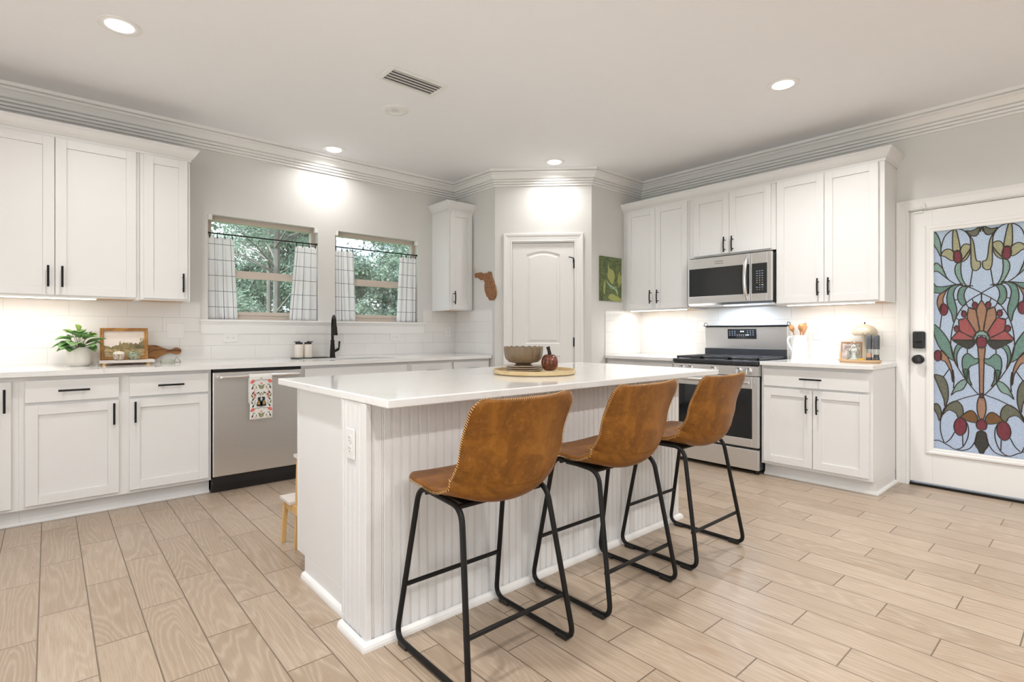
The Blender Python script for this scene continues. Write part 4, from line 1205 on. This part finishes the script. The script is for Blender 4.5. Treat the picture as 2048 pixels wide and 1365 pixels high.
# ================================================================== curtains
def rod(label, xa, xb, z=1.952, y=YW+.022):
    t = thing('curtain_rod', label, 'curtain rod', (0, 0, 0))
    M().tube([(xa+.001, y, z), (xb-.001, y, z)], .0055, 10).build('rod', 'black', t)
    for x, e in ((xa+.0005, .008), (xb-.0085, .008)): M().tube([(x, y, z), (x+e, y, z)], .010, 12).build('end_cap', 'black', t)
rod('thin black rod across the left window', *WIN[0]); rod('thin black rod across the right window', *WIN[1])
def curtain(label, ta, tb, ba, bb, seed, folds=4, z1=1.922, z0=1.2535, y=YW+.022):
    rnd = random.Random(seed); ph = [rnd.uniform(0, 6.28) for _ in range(4)]
    t = thing('cafe_curtain', label, 'curtain', (0, 0, 0), 0, 'plaid cafe curtains')
    m = M(); W_ = (tb-ta)*1.45; TH = .0012
    def f(u, v, off=0):
        xa = ta+(ba-ta)*(1-v); xb = tb+(bb-tb)*(1-v)
        amp = .006+.011*(1-v)**.6
        wv = math.sin(u*folds*2*PI+ph[0]+.5*(1-v)*math.sin(ph[1]))
        wv2 = math.sin(u*(folds*2+1)*PI+ph[2]+(1-v)*1.2)
        x = xa+(xb-xa)*u+.005*wv2*(1-v)*min(u, 1-u)*4
        return (x, y+amp*(wv*.8+.35*wv2)+off, z0+(z1-z0)*v+.0015*wv*v)
    uv = lambda u, v: (u*W_+seed*.031, (1-v)*(z1-z0)+.088)
    m.grid(lambda u, v: f(u, v), 72, 30, uv=uv)
    c = m.build('cloth', 'plaid', t)
    sd = c.modifiers.new('solid', 'SOLIDIFY'); sd.thickness = .0008
    for i in range(4):
        u = .06+.88*i/3; p = f(u, 1.0)
        q = M(); q.tube([(p[0], y+.0095*math.cos(a), 1.952-.004+.0105*math.sin(a)) for a in [2*PI*k/12 for k in range(12)]], .0013, 5, closed=True)
        q.box(p[0]-.0035, p[1]-.003, z1-.010, p[0]+.0035, p[1]+.003, 1.939)
        q.build('clip_ring', 'black', t, smooth=False)
curtain('plaid half curtain at the left side of the left window', .978, 1.168, .978, 1.200, 1, 3)
curtain('plaid half curtain at the right side of the left window', 1.672, 1.862, 1.615, 1.858, 2, 4)
curtain('plaid half curtain at the left side of the right window', 2.036, 2.225, 2.036, 2.252, 3, 4)
curtain('plaid half curtain at the right side of the right window', 2.728, 2.922, 2.692, 2.920, 4, 4)

# ================================================================== things by the sink
fx, fy = 1.973, 4.700
fc = thing('kitchen_tap', 'tall matt black pull-down kitchen tap between the windows', 'tap', (fx, fy, .9142))
M().lathe([(.0001, 0), (.030, 0), (.030, .004), (.024, .010), (.0225, .05), (.0185, .12), (.0165, .148), (.0185, .150), (.0185, .158), (.0145, .161), (.0001, .161)], (0, 0, 0), 28).build('base', 'bronze', fc)
dx_, dy_ = -.27, -.963
arcp = [(0, 0, .155), (0, 0, .25)]+[(dx_*.088*(1-math.cos(a)), dy_*.088*(1-math.cos(a)), .29+.088*math.sin(a)) for a in [PI*k/12 for k in range(12)]]
arcp += [(dx_*.176, dy_*.176, .29)]
M().tube(arcp, .0125, 14).build('neck', 'bronze', fc)
hd = M(); hd.lathe([(.0001, .205), (.0215, .205), (.0225, .212), (.0175, .27), (.0135, .292), (.0001, .292)], (dx_*.176, dy_*.176, 0), 24); hd.build('spray_head', 'bronze', fc)
lv = M(); lv.tube([(.010, 0, .055), (.058, 0, .078)], [.014, .013], 14); lv.tube([(.060, 0, .078), (.066, 0, .150)], [.0065, .0085], 12); lv.build('lever', 'bronze', fc)

tr = M(); tr.box(1.612, 4.655, .9142, 1.925, 4.745, .9185)
for a in ((1.612, 4.655, 1.925, 4.658), (1.612, 4.742, 1.925, 4.745), (1.612, 4.655, 1.615, 4.745), (1.922, 4.655, 1.925, 4.745)): tr.box(a[0], a[1], .9185, a[2], a[3], .923)
tag(tr.build('soap_tray', 'rubber', smooth=False), 'thin dark tray under the two soap dispensers', 'tray')
def soap(x, label, rz):
    t = thing('soap_dispenser', label, 'soap dispenser', (x, 4.70, .9187), rz, 'soap dispensers by the tap')
    M().lathe([(.0001, 0), (.034, 0), (.0385, .006), (.0385, .112), (.034, .121), (.0001, .121)], (0, 0, 0), 32).build('bottle', 'soap', t)
    q = M(); q.lathe([(.0001, .1212), (.030, .1212), (.030, .138), (.012, .140), (.012, .146), (.0001, .146)], (0, 0, 0), 24); q.box(-.008, -.008, .140, .040, .008, .147); q.build('pump', 'plastic_black', t, smooth=False)
soap(1.668, 'cream soap dispenser with black pump, left one on the dark tray', 2.6); soap(1.748, 'cream soap dispenser with black pump, nearer the tap', -.3)

# potted plant
pt = thing('potted_plant', 'green leafy plant in a ribbed white pot on the left counter', 'plant', (.160, 4.610, .9142))
M().lathe([(.0001, 0), (.050, 0), (.061, .010), (.067, .035), (.0685, .07), (.067, .12), (.069, .129), (.063, .130), (.060, .108), (.0001, .106)], (0, 0, 0), 48,
          rf=lambda a, i: 1+.006*math.sin(a*26)).build('pot', 'pot', pt)
M().lathe([(.0001, .1065), (.058, .1085), (.0001, .112)], (0, 0, 0), 20).build('soil', 'soil', pt)
lf = M(); sm_ = M(); ym = M()
rnd = random.Random(5)
def leaf(m, base, tip_dir, L, W_, droop, mi=0):
    d = Vector(tip_dir).normalized(); side = d.cross(Vector((0, 0, 1)))
    if side.length < .1: side = Vector((1, 0, 0))
    side.normalize(); up = side.cross(d)
    def f(u, v):
        w_ = W_*(math.sin(PI*min(1, v*.93+.04))**.75)
        p = Vector(base)+d*(L*v)+Vector((0, 0, -droop*v*v))+side*((u-.5)*w_)+up*(abs(u-.5)*w_*.45)
        return tuple(p)
    m.grid(f, 6, 9, m=mi)
specs = [(-.085, -.02, .085, .07, .048), (-.06, -.06, .02, .075, .046), (-.10, .0, .035, .07, .044), (-.02, -.07, .05, .08, .055), (.03, -.06, .01, .085, .06), (.07, -.03, .045, .095, .042),
         (.05, -.05, .09, .07, .05), (.0, -.05, .11, .065, .045), (-.04, -.03, .13, .06, .045), (.02, .02, .16, .055, .035), (-.015, .01, .185, .05, .03), (.08, .0, .12, .05, .034), (-.07, .02, .15, .052, .036),
         (.10, .01, .07, .055, .03), (-.03, -.06, .0, .065, .05), (.055, -.065, -.005, .06, .05), (-.08, -.05, .055, .06, .04), (.04, .05, .13, .06, .04), (-.03, .06, .11, .06, .04), (.0, -.03, .15, .05, .036), (.07, .04, .10, .06, .04), (-.10, -.03, -.005, .05, .036)]
for i, (x, y, z, L_, W_) in enumerate(specs):
    b0 = Vector((x*.15, y*.15, .112)); b1 = Vector((x*.55, y*.55, .125+z*.62))
    mid = b0.lerp(b1, .5)+Vector((0, 0, .02))
    sm_.tube([b0, mid, b1], .0016, 5)
    yellow = i in (10, 11, 12)
    leaf(ym if yellow else lf, b1, (x, y, z*.35+rnd.uniform(-.01, .02)), L_*1.3, W_*1.95, .014+rnd.random()*.03)
o = lf.build('leaves', 'plant', pt); o.modifiers.new('s', 'SOLIDIFY').thickness = .0006
o = ym.build('young_leaves', 'plant_y', pt); o.modifiers.new('s', 'SOLIDIFY').thickness = .0006; o['label'] = 'bright yellow green young leaves'
sm_.build('stems', 'stem', pt)

# riser with picture and pots
rs = thing('wooden_riser', 'small white-washed riser board with wooden feet', 'riser', (.422, 4.600, .9142))
B(-.160, -.07, .015, .160, .07, .035).build('board', 'pine_top', rs, bevel=.003, smooth=False)
for x in (-.132, .122):
    for y in (-.05, .05): M().lathe([(.0001, 0), (.013, 0), (.013, .0148), (.0001, .0148)], (x, y, .0002), 16).build('foot', 'pine', rs)
lean = -.13
pf = thing('framed_painting', 'small gilt-framed landscape painting leaning on the riser', 'picture', (.413, 4.632, .9500))
m = M(); ring_prof(m, -.122, .122, .018, .208, [(-.004, .010), (-.004, -.002), (0, -.008), (.006, -.006), (.012, -.010), (.018, -.006), (.018, .012)]); o = m.build('frame', 'gold', pf, smooth=False); o.rotation_euler = (lean, 0, 0)
o = B(-.124, .004, .014, .124, .006, .212).build('canvas', 'landscape', pf, smooth=False); o.rotation_euler = (lean, 0, 0)
o = B(-.137, .0125, .002, .137, .016, .224).build('backing', 'birch', pf, smooth=False); o.rotation_euler = (lean, 0, 0)
j1 = thing('lidded_pot', 'small speckled tan pot with a pale lid on the riser', 'pot', (.374, 4.560, .9496))
M().lathe([(.0001, 0), (.024, 0), (.034, .010), (.0385, .026), (.036, .042), (.0001, .042)], (0, 0, 0), 32).build('body', 'mott1', j1)
M().lathe([(.0001, .0425), (.0355, .0425), (.034, .050), (.022, .060), (.0001, .063)], (0, 0, 0), 32).build('lid', 'soap', j1)
j2 = thing('ceramic_ball', 'round green speckled glazed pot on the riser', 'pot', (.461, 4.560, .9496))
M().lathe([(.0001, 0), (.022, .0), (.034, .012), (.0385, .030), (.035, .048), (.024, .060), (.010, .064), (.009, .060), (.0001, .058)], (0, 0, 0), 32).build('body', 'mott2', j2)

# olive wood cutting board behind the picture
def sp2(pts, n=4): return [tuple(p) for p in smooth_path(pts, n, True)]
cb_out = [(.30, .05), (.30, 1.0-.914+.04), (.34, .134), (.55, .134), (.62, .130), (.67, .108), (.71, .098), (.745, .112), (.772, .105), (.782, .085), (.772, .066), (.745, .060), (.71, .070), (.665, .058), (.62, .030), (.56, .008), (.34, .004)]
o = M().prism(sp2([(a-.54, b) for a, b in cb_out], 4), 'y', -.008, .008).build('cutting_board', 'olive', bevel=.003)
o.location = (.54, 4.748, .9150); o.rotation_euler = (-.06, 0, 0)
tag(o, 'figured olive wood cutting board lying against the tile', 'cutting board')
gj = thing('glass_dish', 'low ribbed green glass dish beside the riser', 'dish', (.668, 4.600, .9142))
M().lathe([(.0001, 0), (.043, 0), (.046, .006), (.047, .028), (.0435, .030), (.0425, .010), (.0001, .008)], (0, 0, 0), 64, rf=lambda a, i: 1+.015*math.sin(a*24)).build('bowl', 'greenjar', gj)
ws = M(); ws.tube(round_path([(.728, 4.69, .9160), (.742, 4.70, .960), (.775, 4.72, .9155), (.735, 4.735, .9155)], .004, 3), .0012, 6)
tag(ws.build('wire_stand', 'bronze'), 'tiny bent wire stand beside the green dish', 'stand')

# tea towel over the dishwasher handle
tw = thing('tea_towel', 'white tea towel printed with cats and flowers on the dishwasher', 'towel', (1.178, 4.1022, 0))
hw = .079; yfr = -.0165
m = M()
def tf(u, v):
    s = v*(.315+.035+.20)
    x = -hw+2*hw*u+.002*math.sin(v*7)
    if s < .315: y = yfr-.002*math.sin(u*9)*(1-s/.315); z = .512+s
    elif s < .350:
        a = (s-.315)/.035*PI; y = -.0165*math.cos(a); z = .827+.0155*math.sin(a)
    else: y = .0165; z = .827-(s-.350)
    return (x, y, z)
m.grid(tf, 14, 44)
o = m.build('cloth', 't_white', tw); sd = o.modifiers.new('s', 'SOLIDIFY'); sd.thickness = .0016
pr = M(); TM = ['t_red', 't_pink', 't_green', 't_ink', 't_gold']
def pp(pts, mi, cx_, cz_, sc=1, mir=True, lift=0):
    sc = sc*1.3
    for sg in ((1, -1) if mir else (1,)):
        P_ = [(sg*(cx_+p[0]*sc), cz_+p[1]*sc) for p in pts]
        if max(abs(a) for a, b in P_) > hw-.001: P_ = [(max(-hw+.001, min(hw-.001, a)), b) for a, b in P_]
        pr.poly([(a, yfr-.0035-lift, b) for a, b in P_], mi)
catb = [(-.010, -.022), (.012, -.022), (.016, -.010), (.010, .004), (.006, .012), (.009, .020), (.005, .024), (.002, .020), (-.003, .022), (-.006, .014), (-.004, .006), (-.008, -.006)]
catb = [tuple(p) for p in smooth_path([(-a, b) for a, b in catb], 2, True)]
leafp = [(-.011, 0), (-.004, .0045), (.011, .001), (-.004, -.0030)]
dia = [(0, .008), (.006, 0), (0, -.008), (-.006, 0)]
fanp = [(-.013, -.004), (-.004, .008), (.006, .012), (.013, .006), (.004, -.006)]
def rot(pts, a): c_, s_ = math.cos(a), math.sin(a); return [(p[0]*c_-p[1]*s_, p[0]*s_+p[1]*c_) for p in pts]
for zb in (.640,):
    pp(catb, 3, .017, zb, 1.15, lift=.0002); pp([(p[0]*.45, p[1]*.45) for p in catb], 4, .019, zb-.008, 1, lift=.0005)
for zb in (.0, .205):
    pp(fanp, 0, -.063, .578+zb, 1.2); pp(dia, 1, 0, .566+zb, 1.2, False); pp(dia, 0, 0, .566+zb, .5, False, .0003)
    pp(rot(leafp, .6), 2, .014, .549+zb, 1.2); pp(rot(leafp, -.3), 2, .052, .556+zb, .8); pp(rot(leafp, .5), 2, .010, .534+zb, .9)
    pp(rot(leafp, 1.9), 3, .061, .540+zb, 1.1); pp(rot(leafp, 1.2), 2, .036, .541+zb, .7); pp(rot(fanp, 2), 1, .044, .528+zb, .6)
for k in range(5):
    z = .612+k*.024; pp(rot(leafp, 1.2 if k % 2 else 2.1), 2 if k % 2 else 3, .060+(.006 if k % 2 else -.004), z, 1.1)
for k in range(4): pp(rot(fanp, k*1.4), 1, .047, .668+k*.013, .75)
pp(rot(leafp, -.5), 3, .024, .702, 1.0); pp(rot(leafp, 1.0), 2, .012, .694, .8); pp(dia, 4, 0, .700, .9, False)
def ptube(pts):
    for sg in (1, -1): pr.tube([(sg*a, yfr-.0036, b) for a, b in smooth_path(pts, 4)], .0011, 4, m=3)
ptube([(.035, .620), (.046, .630), (.044, .645), (.038, .648)]); ptube([(.003, .612), (.006, .598), (.022, .590), (.036, .594), (.050, .584)]); ptube([(.003, .815), (.006, .801), (.022, .795), (.036, .798), (.050, .788)])
pr.build('printed_pattern', TM, tw, smooth=False)

# ================================================================== things right of the range
jg = thing('white_jug', 'tall white ceramic jug holding wooden utensils', 'jug', (4.770, 1.735, .9142))
M().lathe([(.0001, 0), (.064, 0), (.066, .006), (.060, .06), (.052, .14), (.050, .185), (.055, .206), (.052, .207), (.046, .185), (.047, .14), (.0001, .10)], (0, 0, 0), 40).build('body', 'ceramic_w', jg)
h = M(); h.tube([tuple(p) for p in smooth_path([(0, .048, .19), (0, .085, .192), (0, .096, .16), (0, .080, .11), (0, .056, .075)], 5)], [.008]*21, 10); h.build('handle', 'ceramic_w', jg)
def utensil(label, x, y, rx, ry, rz, head):
    t = thing('wooden_spoon', label, 'utensil', (x, y, 1.020), 0, None); t.rotation_euler = (rx, ry, rz)
    q = M(); q.tube([(0, 0, 0), (0, 0, .13)], [.006, .0055], 8); q.build('stick', 'spoon', t)
    b = M()
    if head == 'spoon': b.lathe([(.0001, -.036), (.014, -.026), (.034, 0), (.030, .022), (.010, .036), (.0001, .038)], (0, 0, .163), 20); o = b.build('head', 'spoon', t); o.scale = (1, .5, 1)
    else: b.prism([(-.010, .12), (.010, .12), (.026, .15), (.028, .20), (-.006, .215), (-.028, .17)], 'y', -.004, .004); b.build('head', 'spoon', t, bevel=.002)
utensil('round-headed wooden spoon leaning left in the jug', 4.765, 1.745, -.30, -.05, 0, 'spoon')
utensil('broad wooden spatula standing tall in the jug', 4.775, 1.728, .22, 0, 1.2, 'spat')
utensil('wooden spoon in the middle of the jug', 4.762, 1.732, -.05, -.16, .9, 'spoon')
tt = M(); tt.lathe([(.0001, 0), (.90, 0), (.97, .3), (1.0, 1.0), (.96, 1.0), (.93, .45), (.0001, .42)], (0, 0, 0), 56)
o = tt.build('oval_tray', 'tray_acacia'); o.scale = (.088, .143, .022); o.location = (4.698, 1.285, .9142)
tag(o, 'oval wooden tray under the mills and glass cloche', 'tray')
TZ = .9142+.0100
def mill(y, label, fill):
    t = thing('pepper_mill' if fill == 'pepper' else 'salt_mill', label, 'mill', (4.712, y, TZ))
    M().lathe([(.0001, 0), (.021, 0), (.021, .030), (.0001, .030)], (0, 0, 0), 24).build('base', 'grey_mill', t)
    M().lathe([(.0001, .0305), (.0165, .0305), (.0165, .052+(.01 if fill == 'salt' else 0)), (.0001, .052+(.01 if fill == 'salt' else 0))], (0, 0, 0), 20).build('contents', fill, t)
    M().lathe([(.0185, .0303), (.0195, .0303), (.0195, .0925), (.0185, .0925)], (0, 0, 0), 24).build('chamber', 'glass2', t)
    M().lathe([(.0001, .093), (.021, .093), (.0215, .16), (.0205, .192), (.016, .199), (.0001, .200)], (0, 0, 0), 24).build('head', 'grey_mill', t)
mill(1.2260, 'grey electric mill filled with pink salt', 'salt'); mill(1.1800, 'grey electric mill filled with black pepper', 'pepper')
cl = thing('glass_cloche', 'clear glass cloche with a knob on the wooden tray', 'glassware', (4.728, 1.330, TZ))
M().lathe([(.048, 0), (.0495, .02), (.046, .06), (.036, .10), (.020, .125), (.006, .134), (.006, .130), (.018, .122), (.034, .098), (.044, .06), (.0475, .02), (.046, 0)], (0, 0, 0), 36).build('dome', 'glass2', cl)
M().lathe([(.0001, .1345), (.005, .1345), (.004, .14), (.009, .147), (.007, .156), (.0001, .158)], (0, 0, 0), 16).build('knob', 'glass2', cl)
M().lathe([(.0001, 0), (.040, .001), (.038, .012), (.02, .02), (.014, .06), (.022, .08), (.012, .095), (.0001, .096)], (0, 0, 0), 20).build('white_figure', 'ceramic_w', cl)
M().lathe([(.0001, 0), (.017, 0), (.021, .010), (.019, .018), (.015, .018), (.014, .008), (.0001, .006)], (4.690, 1.272, TZ), 20)
q = M(); q.lathe([(.0001, 0), (.017, 0), (.021, .010), (.019, .022), (.0001, .024)], (0, 0, 0), 20); o = q.build('amber_dish', 'amber'); o.location = (4.682, 1.268, TZ-.0003)
tag(o, 'small amber yellow dish at the front of the tray', 'dish')
fr = thing('photo_frame', 'thin wooden photo frame leaning behind the glass cloche', 'photo frame', (4.862, 1.392, .9145), -PI/2)
le = -.16
m = M(); ring_prof(m, -.066, .066, .010, .148, [(-.001, .008), (-.001, -.003), (.007, -.003), (.007, .008)]); o = m.build('frame', 'spoon', fr, smooth=False); o.rotation_euler = (le, 0, 0)
o = B(-.067, .002, .009, .067, .004, .149).build('photo', 'photo', fr, smooth=False); o.rotation_euler = (le, 0, 0)
lp = thing('table_lamp', 'cream mushroom lamp with a ribbed dome shade', 'lamp', (4.832, 1.287, .9142))
M().lathe([(.0001, 0), (.036, 0), (.038, .006), (.034, .011), (.018, .016), (.015, .03), (.0145, .15), (.018, .20), (.022, .218), (.0001, .218)], (0, 0, 0), 40, rf=lambda a, i: 1+(.03*math.sin(a*14) if 4 < i < 9 else 0)).build('base', 'brass', lp)
M().lathe([(.068, .206), (.080, .214), (.084, .226), (.077, .252), (.058, .276), (.030, .290), (.0001, .294), (.0001, .290), (.055, .271), (.073, .248), (.079, .226), (.074, .216)], (0, 0, 0), 96,
          rf=lambda a, i: 1+(.018*math.sin(a*36) if i in (1, 2, 3, 9, 10, 11) else 0)).build('lamp_shade', 'brass', lp)
M().lathe([(.0001, .2945), (.003, .2945), (.003, .300), (.006, .303), (.005, .309), (.0001, .311)], (0, 0, 0), 12).build('finial', 'bronze', lp)

# ================================================================== wall pieces
o = M().prism([(a/1000, b/1000) for a, b in STATE], 'x', 3.386, 3.4072).build('wall_plaque', 'burl', bevel=.0015, smooth=False)
tag(o, 'carved wooden state-shaped plaque hanging by the narrow cabinet', 'plaque')
sy = sum(a for a, b in STATE)/len(STATE)/1000
tz = max(b for a, b in STATE)/1000; ty = [a for a, b in STATE if b/1000 > tz-.012][0]/1000
r = M(); r.tube(round_path([(3.392, ty+.012, tz-.02), (3.400, ty+.016, tz+.045), (3.4045, ty+.010, tz+.05), (3.400, ty+.004, tz+.045), (3.392, ty+.006, tz-.018)], .004, 3), .0016, 6); r.build('hanging_loop', 'rope', o)
pc = thing('green_canvas', 'unframed green marbled canvas by the range cabinets', 'picture', (4.378, 3.3925, 1.694))
B(-.172, 0, -.226, .172, .020, .226).build('canvas', 'swirl', pc, smooth=False, bevel=.002)
q = M()
def lpoly(pts, mi=0): q.poly([(x, -.0012, z) for x, z in [tuple(p) for p in smooth_path(pts, 3, True)]], mi)
lpoly([(-.055, .165), (-.035, .11), (.03, .09), (.055, .045), (.045, -.01), (.025, -.05), (.0, -.045), (-.04, -.01), (-.065, .03), (-.055, .08)])
lpoly([(.135, .085), (.150, .05), (.168, .03), (.168, -.02), (.140, -.06), (.115, -.09), (.120, -.05), (.098, -.02), (.110, .03)])
lpoly([(-.110, -.02), (-.095, -.05), (-.100, -.11), (-.105, -.165), (-.125, -.14), (-.130, -.09)])
lpoly([(.0, -.15), (.08, -.17), (.168, -.20), (.168, -.222), (.02, -.222), (-.05, -.19)])
for k in range(5):
    a = [(-.09+k*.012, -.02-k*.012), (-.04+k*.02, -.05-k*.01), (.0+k*.02, -.10+k*.006), (.06+k*.012, -.09-k*.02), (.10, -.13-k*.01)]
    q.tube([(x, -.0014, z) for x, z in smooth_path(a, 4)], .0022, 4, m=1)
q.build('painted_leaves', ['swirl_leaf', 'swirl_line'], pc, smooth=False)

# ================================================================== island centrepiece
tc_ = (2.040, 2.110)
o = M().lathe([(.0001, 0), (.216, 0), (.226, .006), (.229, .026), (.223, .026), (.219, .009), (.0001, .008)], (0, 0, 0), 72).build('round_tray', 'tray_wood')
o.location = (*tc_, .9142); tag(o, 'large round pale wood tray in the middle of the island', 'tray')
px_, py_ = 2.036, 2.195
pl0 = None
for i, lab in enumerate(['lowest of three beige plates under the scalloped bowl', 'middle one of three beige plates under the scalloped bowl', 'topmost of three beige plates under the scalloped bowl']):
    q = M().lathe([(.0001, 0), (.070, 0), (.085, .003), (.110, .0075), (.113, .0105), (.108, .0115), (.082, .006), (.0001, .004)], (0, 0, 0), 56)
    if pl0 is None:
        pl0 = q.build('plate', 'plate'); p_ = pl0
    else:
        p_ = pl0.copy(); COL.objects.link(p_)
    p_.location = (px_, py_, .9236+i*.0118); tag(p_, lab, 'plate', 'plates on the island tray')
ZB = .9236+2*.0118+.0052
bw = thing('scalloped_bowl', 'taupe fluted bowl with a scalloped rim on plates', 'bowl', (px_, py_, ZB))
prof = [(.0001, .0), (.056, .0), (.054, .003), (.040, .012), (.050, .017), (.082, .024), (.099, .042), (.106, .070), (.109, .106), (.105, .109), (.101, .070), (.093, .044), (.074, .030), (.0001, .024)]
def brf(a, i):
    k = min(1, max(0, (i-3)/3)) if i < 10 else min(1, max(0, (13-i)/3))
    return 1+.035*k*abs(math.sin(a*9+.3))
bm_ = M(); seg = 180; n = len(prof); vs = []
for i, (r, z) in enumerate(prof):
    for k in range(seg):
        a = 2*PI*k/seg; rr = r*(brf(a, i)); zz = z+(.006*abs(math.sin(a*9+.3))-.003 if i in (8, 9) else 0)
        vs.append((rr*math.cos(a), rr*math.sin(a), zz))
fs = [(i*seg+k, i*seg+(k+1) % seg, (i+1)*seg+(k+1) % seg, (i+1)*seg+k) for i in range(n-1) for k in range(seg)]+[tuple(range(seg))[::-1], tuple((n-1)*seg+k for k in range(seg))]
bm_.add(vs, fs); bm_.build('bowl', 'taupe', bw)
pk = thing('ceramic_pumpkin', 'shiny copper brown ceramic pumpkin beside the bowl', 'pumpkin', (2.098, 2.048, .9232))
seg = 96; vs = []; rows_ = 22
for i in range(rows_+1):
    t_ = PI*i/rows_
    for k in range(seg):
        a = 2*PI*k/seg; lob = 1-.10*(1-abs(math.sin(a*4)))**2*math.sin(t_)
        r = .048*math.sin(t_)**.85*lob; z = .049-.047*math.cos(t_)*(1-.12*math.exp(-(math.sin(t_)/.35)**2))
        vs.append((r*math.cos(a), r*math.sin(a), z))
fs = [(i*seg+k, i*seg+(k+1) % seg, (i+1)*seg+(k+1) % seg, (i+1)*seg+k) for i in range(rows_) for k in range(seg)]
m = M(); m.add(vs, fs); m.build('body', 'pumpkin', pk); pk.scale = (1, 1, 1.08)
M().tube([(0, 0, .086), (-.002, .0, .10), (-.005, .003, .116), (-.008, .006, .130)], [.013, .0095, .009, .011], 10).build('stem', 'bronze', pk)

# ================================================================== step stool behind the island
ss = thing('step_stool', 'small pine step stool behind the far side of the island', 'step stool', (.958, 2.620, 0))
SW = .40
B(0, .215, .232, SW, .375, .250).build('lower_tread', 'pine_top', ss, bevel=.003, smooth=False)
B(.022, .0, .482, SW-.022, .225, .500).build('upper_tread', 'pine_top', ss, bevel=.003, smooth=False)
def sleg(x, y0, y1, z, dx=0):
    m = M(); a = .011; m.add([(x-a-dx, y0-a, 0), (x+a-dx, y0-a, 0), (x+a-dx, y0+a, 0), (x-a-dx, y0+a, 0), (x-a, y1-a, z), (x+a, y1-a, z), (x+a, y1+a, z), (x-a, y1+a, z)],
                             [(0, 3, 2, 1), (4, 5, 6, 7), (0, 1, 5, 4), (1, 2, 6, 5), (2, 3, 7, 6), (3, 0, 4, 7)]); m.build('leg', 'pine', ss, bevel=.002, smooth=False)
for s in (0, 1):
    x = .020 if s == 0 else SW-.020; d = .008 if s == 0 else -.008
    sleg(x, .352, .335, .2315, d); sleg(x+(.022 if s == 0 else -.022), .205, .195, .4815, .010 if s == 0 else -.010); sleg(x+(.022 if s == 0 else -.022), .012, .030, .4815, .010 if s == 0 else -.010)
    xx = x+(.022 if s == 0 else -.022)
    B(min(x, xx)-.004, .03, .190, min(x, xx)+.012, .345, .2315).build('side_rail', 'pine', ss, smooth=False)
    B(xx-.006, .04, .440, xx+.010, .185, .4815).build('top_rail', 'pine', ss, smooth=False)

# ================================================================== outdoors
struct(M().box(-9, -12, -.15, XW+.12, Y0, -.05).box(-9, Y0, -.15, X0, YW, -.05).box(XW+.12, -3, -.15, XW+3, 4, -.05).build('patio', 'concrete', smooth=False), 'pale concrete patio, widened out of sight to bounce daylight indoors', 'patio')  # slabs on the open sides are added reflectors that brighten the ceiling
struct(M().box(-30, YW+WT, -.35, 45, 60, -.15).box(XW+.12, -30, -.35, 45, YW+WT, -.15).box(-30, -30, -.35, XW+.12, YW+WT, -.15).build('ground', 'grass', smooth=False), 'grass ground outside the house', 'ground')
def tree_mesh(seed, H, crown0, R_, n, size, pine, mat):
    rnd = random.Random(seed); m = M()
    cl = []
    for i in range(46 if pine else 34):
        z = crown0+(H-crown0)*rnd.random()**(.9)
        k = 1-((z-crown0)/(H-crown0))*.55
        a = rnd.random()*2*PI; r = R_*k*math.sqrt(rnd.random())
        cl.append((r*math.cos(a), r*math.sin(a), z, (.45 if pine else .62)*rnd.uniform(.7, 1.3)))
    for i in range(n):
        c = cl[i % len(cl)]
        d = Vector((rnd.gauss(0, 1), rnd.gauss(0, 1), rnd.gauss(0, .55)))*c[3]*.5
        p = Vector(c[:3])+d
        a = Vector((rnd.gauss(0, 1), rnd.gauss(0, 1), rnd.gauss(0, 1))).normalized(); b = a.orthogonal().normalized()
        s = size*rnd.uniform(.6, 1.3); w_ = s*(.22 if pine else .6)
        m.add([p-a*s, p+b*w_, p+a*s, p-b*w_], [(0, 1, 2, 3)])
    br = M(); br.tube([(0, 0, 0), (.05, .03, H*.5), (0, .05, H*.97)], [.085, .06, .015], 8)
    for c in cl[:30]:
        zb = max(.5, c[2]-.5-.3*rnd.random()); br.tube([(0, .03, zb), (c[0]*.5, c[1]*.5, (zb+c[2])/2+.05), (c[0], c[1], c[2])], [.03, .018, .006], 5)
    return m, br
def plant_tree(name, label, seed, H, crown0, R_, n, size, pine, spots, group):
    first = None
    for i, (x, y, rz, s, lab) in enumerate(spots):
        if first is None:
            t = thing(name, lab, 'tree', (x, y, -.15), rz, group)
            m, br = tree_mesh(seed, H, crown0, R_, n, size, pine, None)
            m.build('foliage', 'pine_leaf' if pine else 'oak_leaf', t, smooth=False); br.build('trunk', 'bark', t)
            first = t; t.scale = (s, s, s)
        else:
            t = dup(first, (x, y, -.15), rz, lab, group); t.scale = (s, s, s)
G = 'trees in the yard behind the kitchen'
plant_tree('pine_tree', '', 3, 8, 1.7, 1.7, 11000, .065, True,
    [(3.75, 12.0, 0, 1.0, 'tall pine seen in the middle of the left window'), (7.6, 12.0, 2, 1.0, 'tall pine seen at the right of the right window'), (5.0, 16.6, 4, 1.0, 'farther pine seen at the left of the right window'), (-.4, 16.2, 1, 1, 'pine at the far left, mostly hidden by the left curtain')], G)
plant_tree('broadleaf_tree', '', 8, 3.9, .1, 2.0, 26000, .062, False,
    [(4.3, 20.4, 0, 1.1, 'low bushy tree low in the left window, nearest the house'), (10.7, 20, 2, 1.15, 'bushy tree behind the right window curtain'),
     (8.4, 29, 4, 2.0, 'far bushy tree low in the right window'), (-1.6, 27, 1, 1.3, 'far bushy tree behind the left curtain'), (16.8, 38, 3, 1.8, 'farthest bushy tree behind the right window'), (20.6, 27, 2, 1.5, 'far bushy tree beyond the right window curtain')], G)
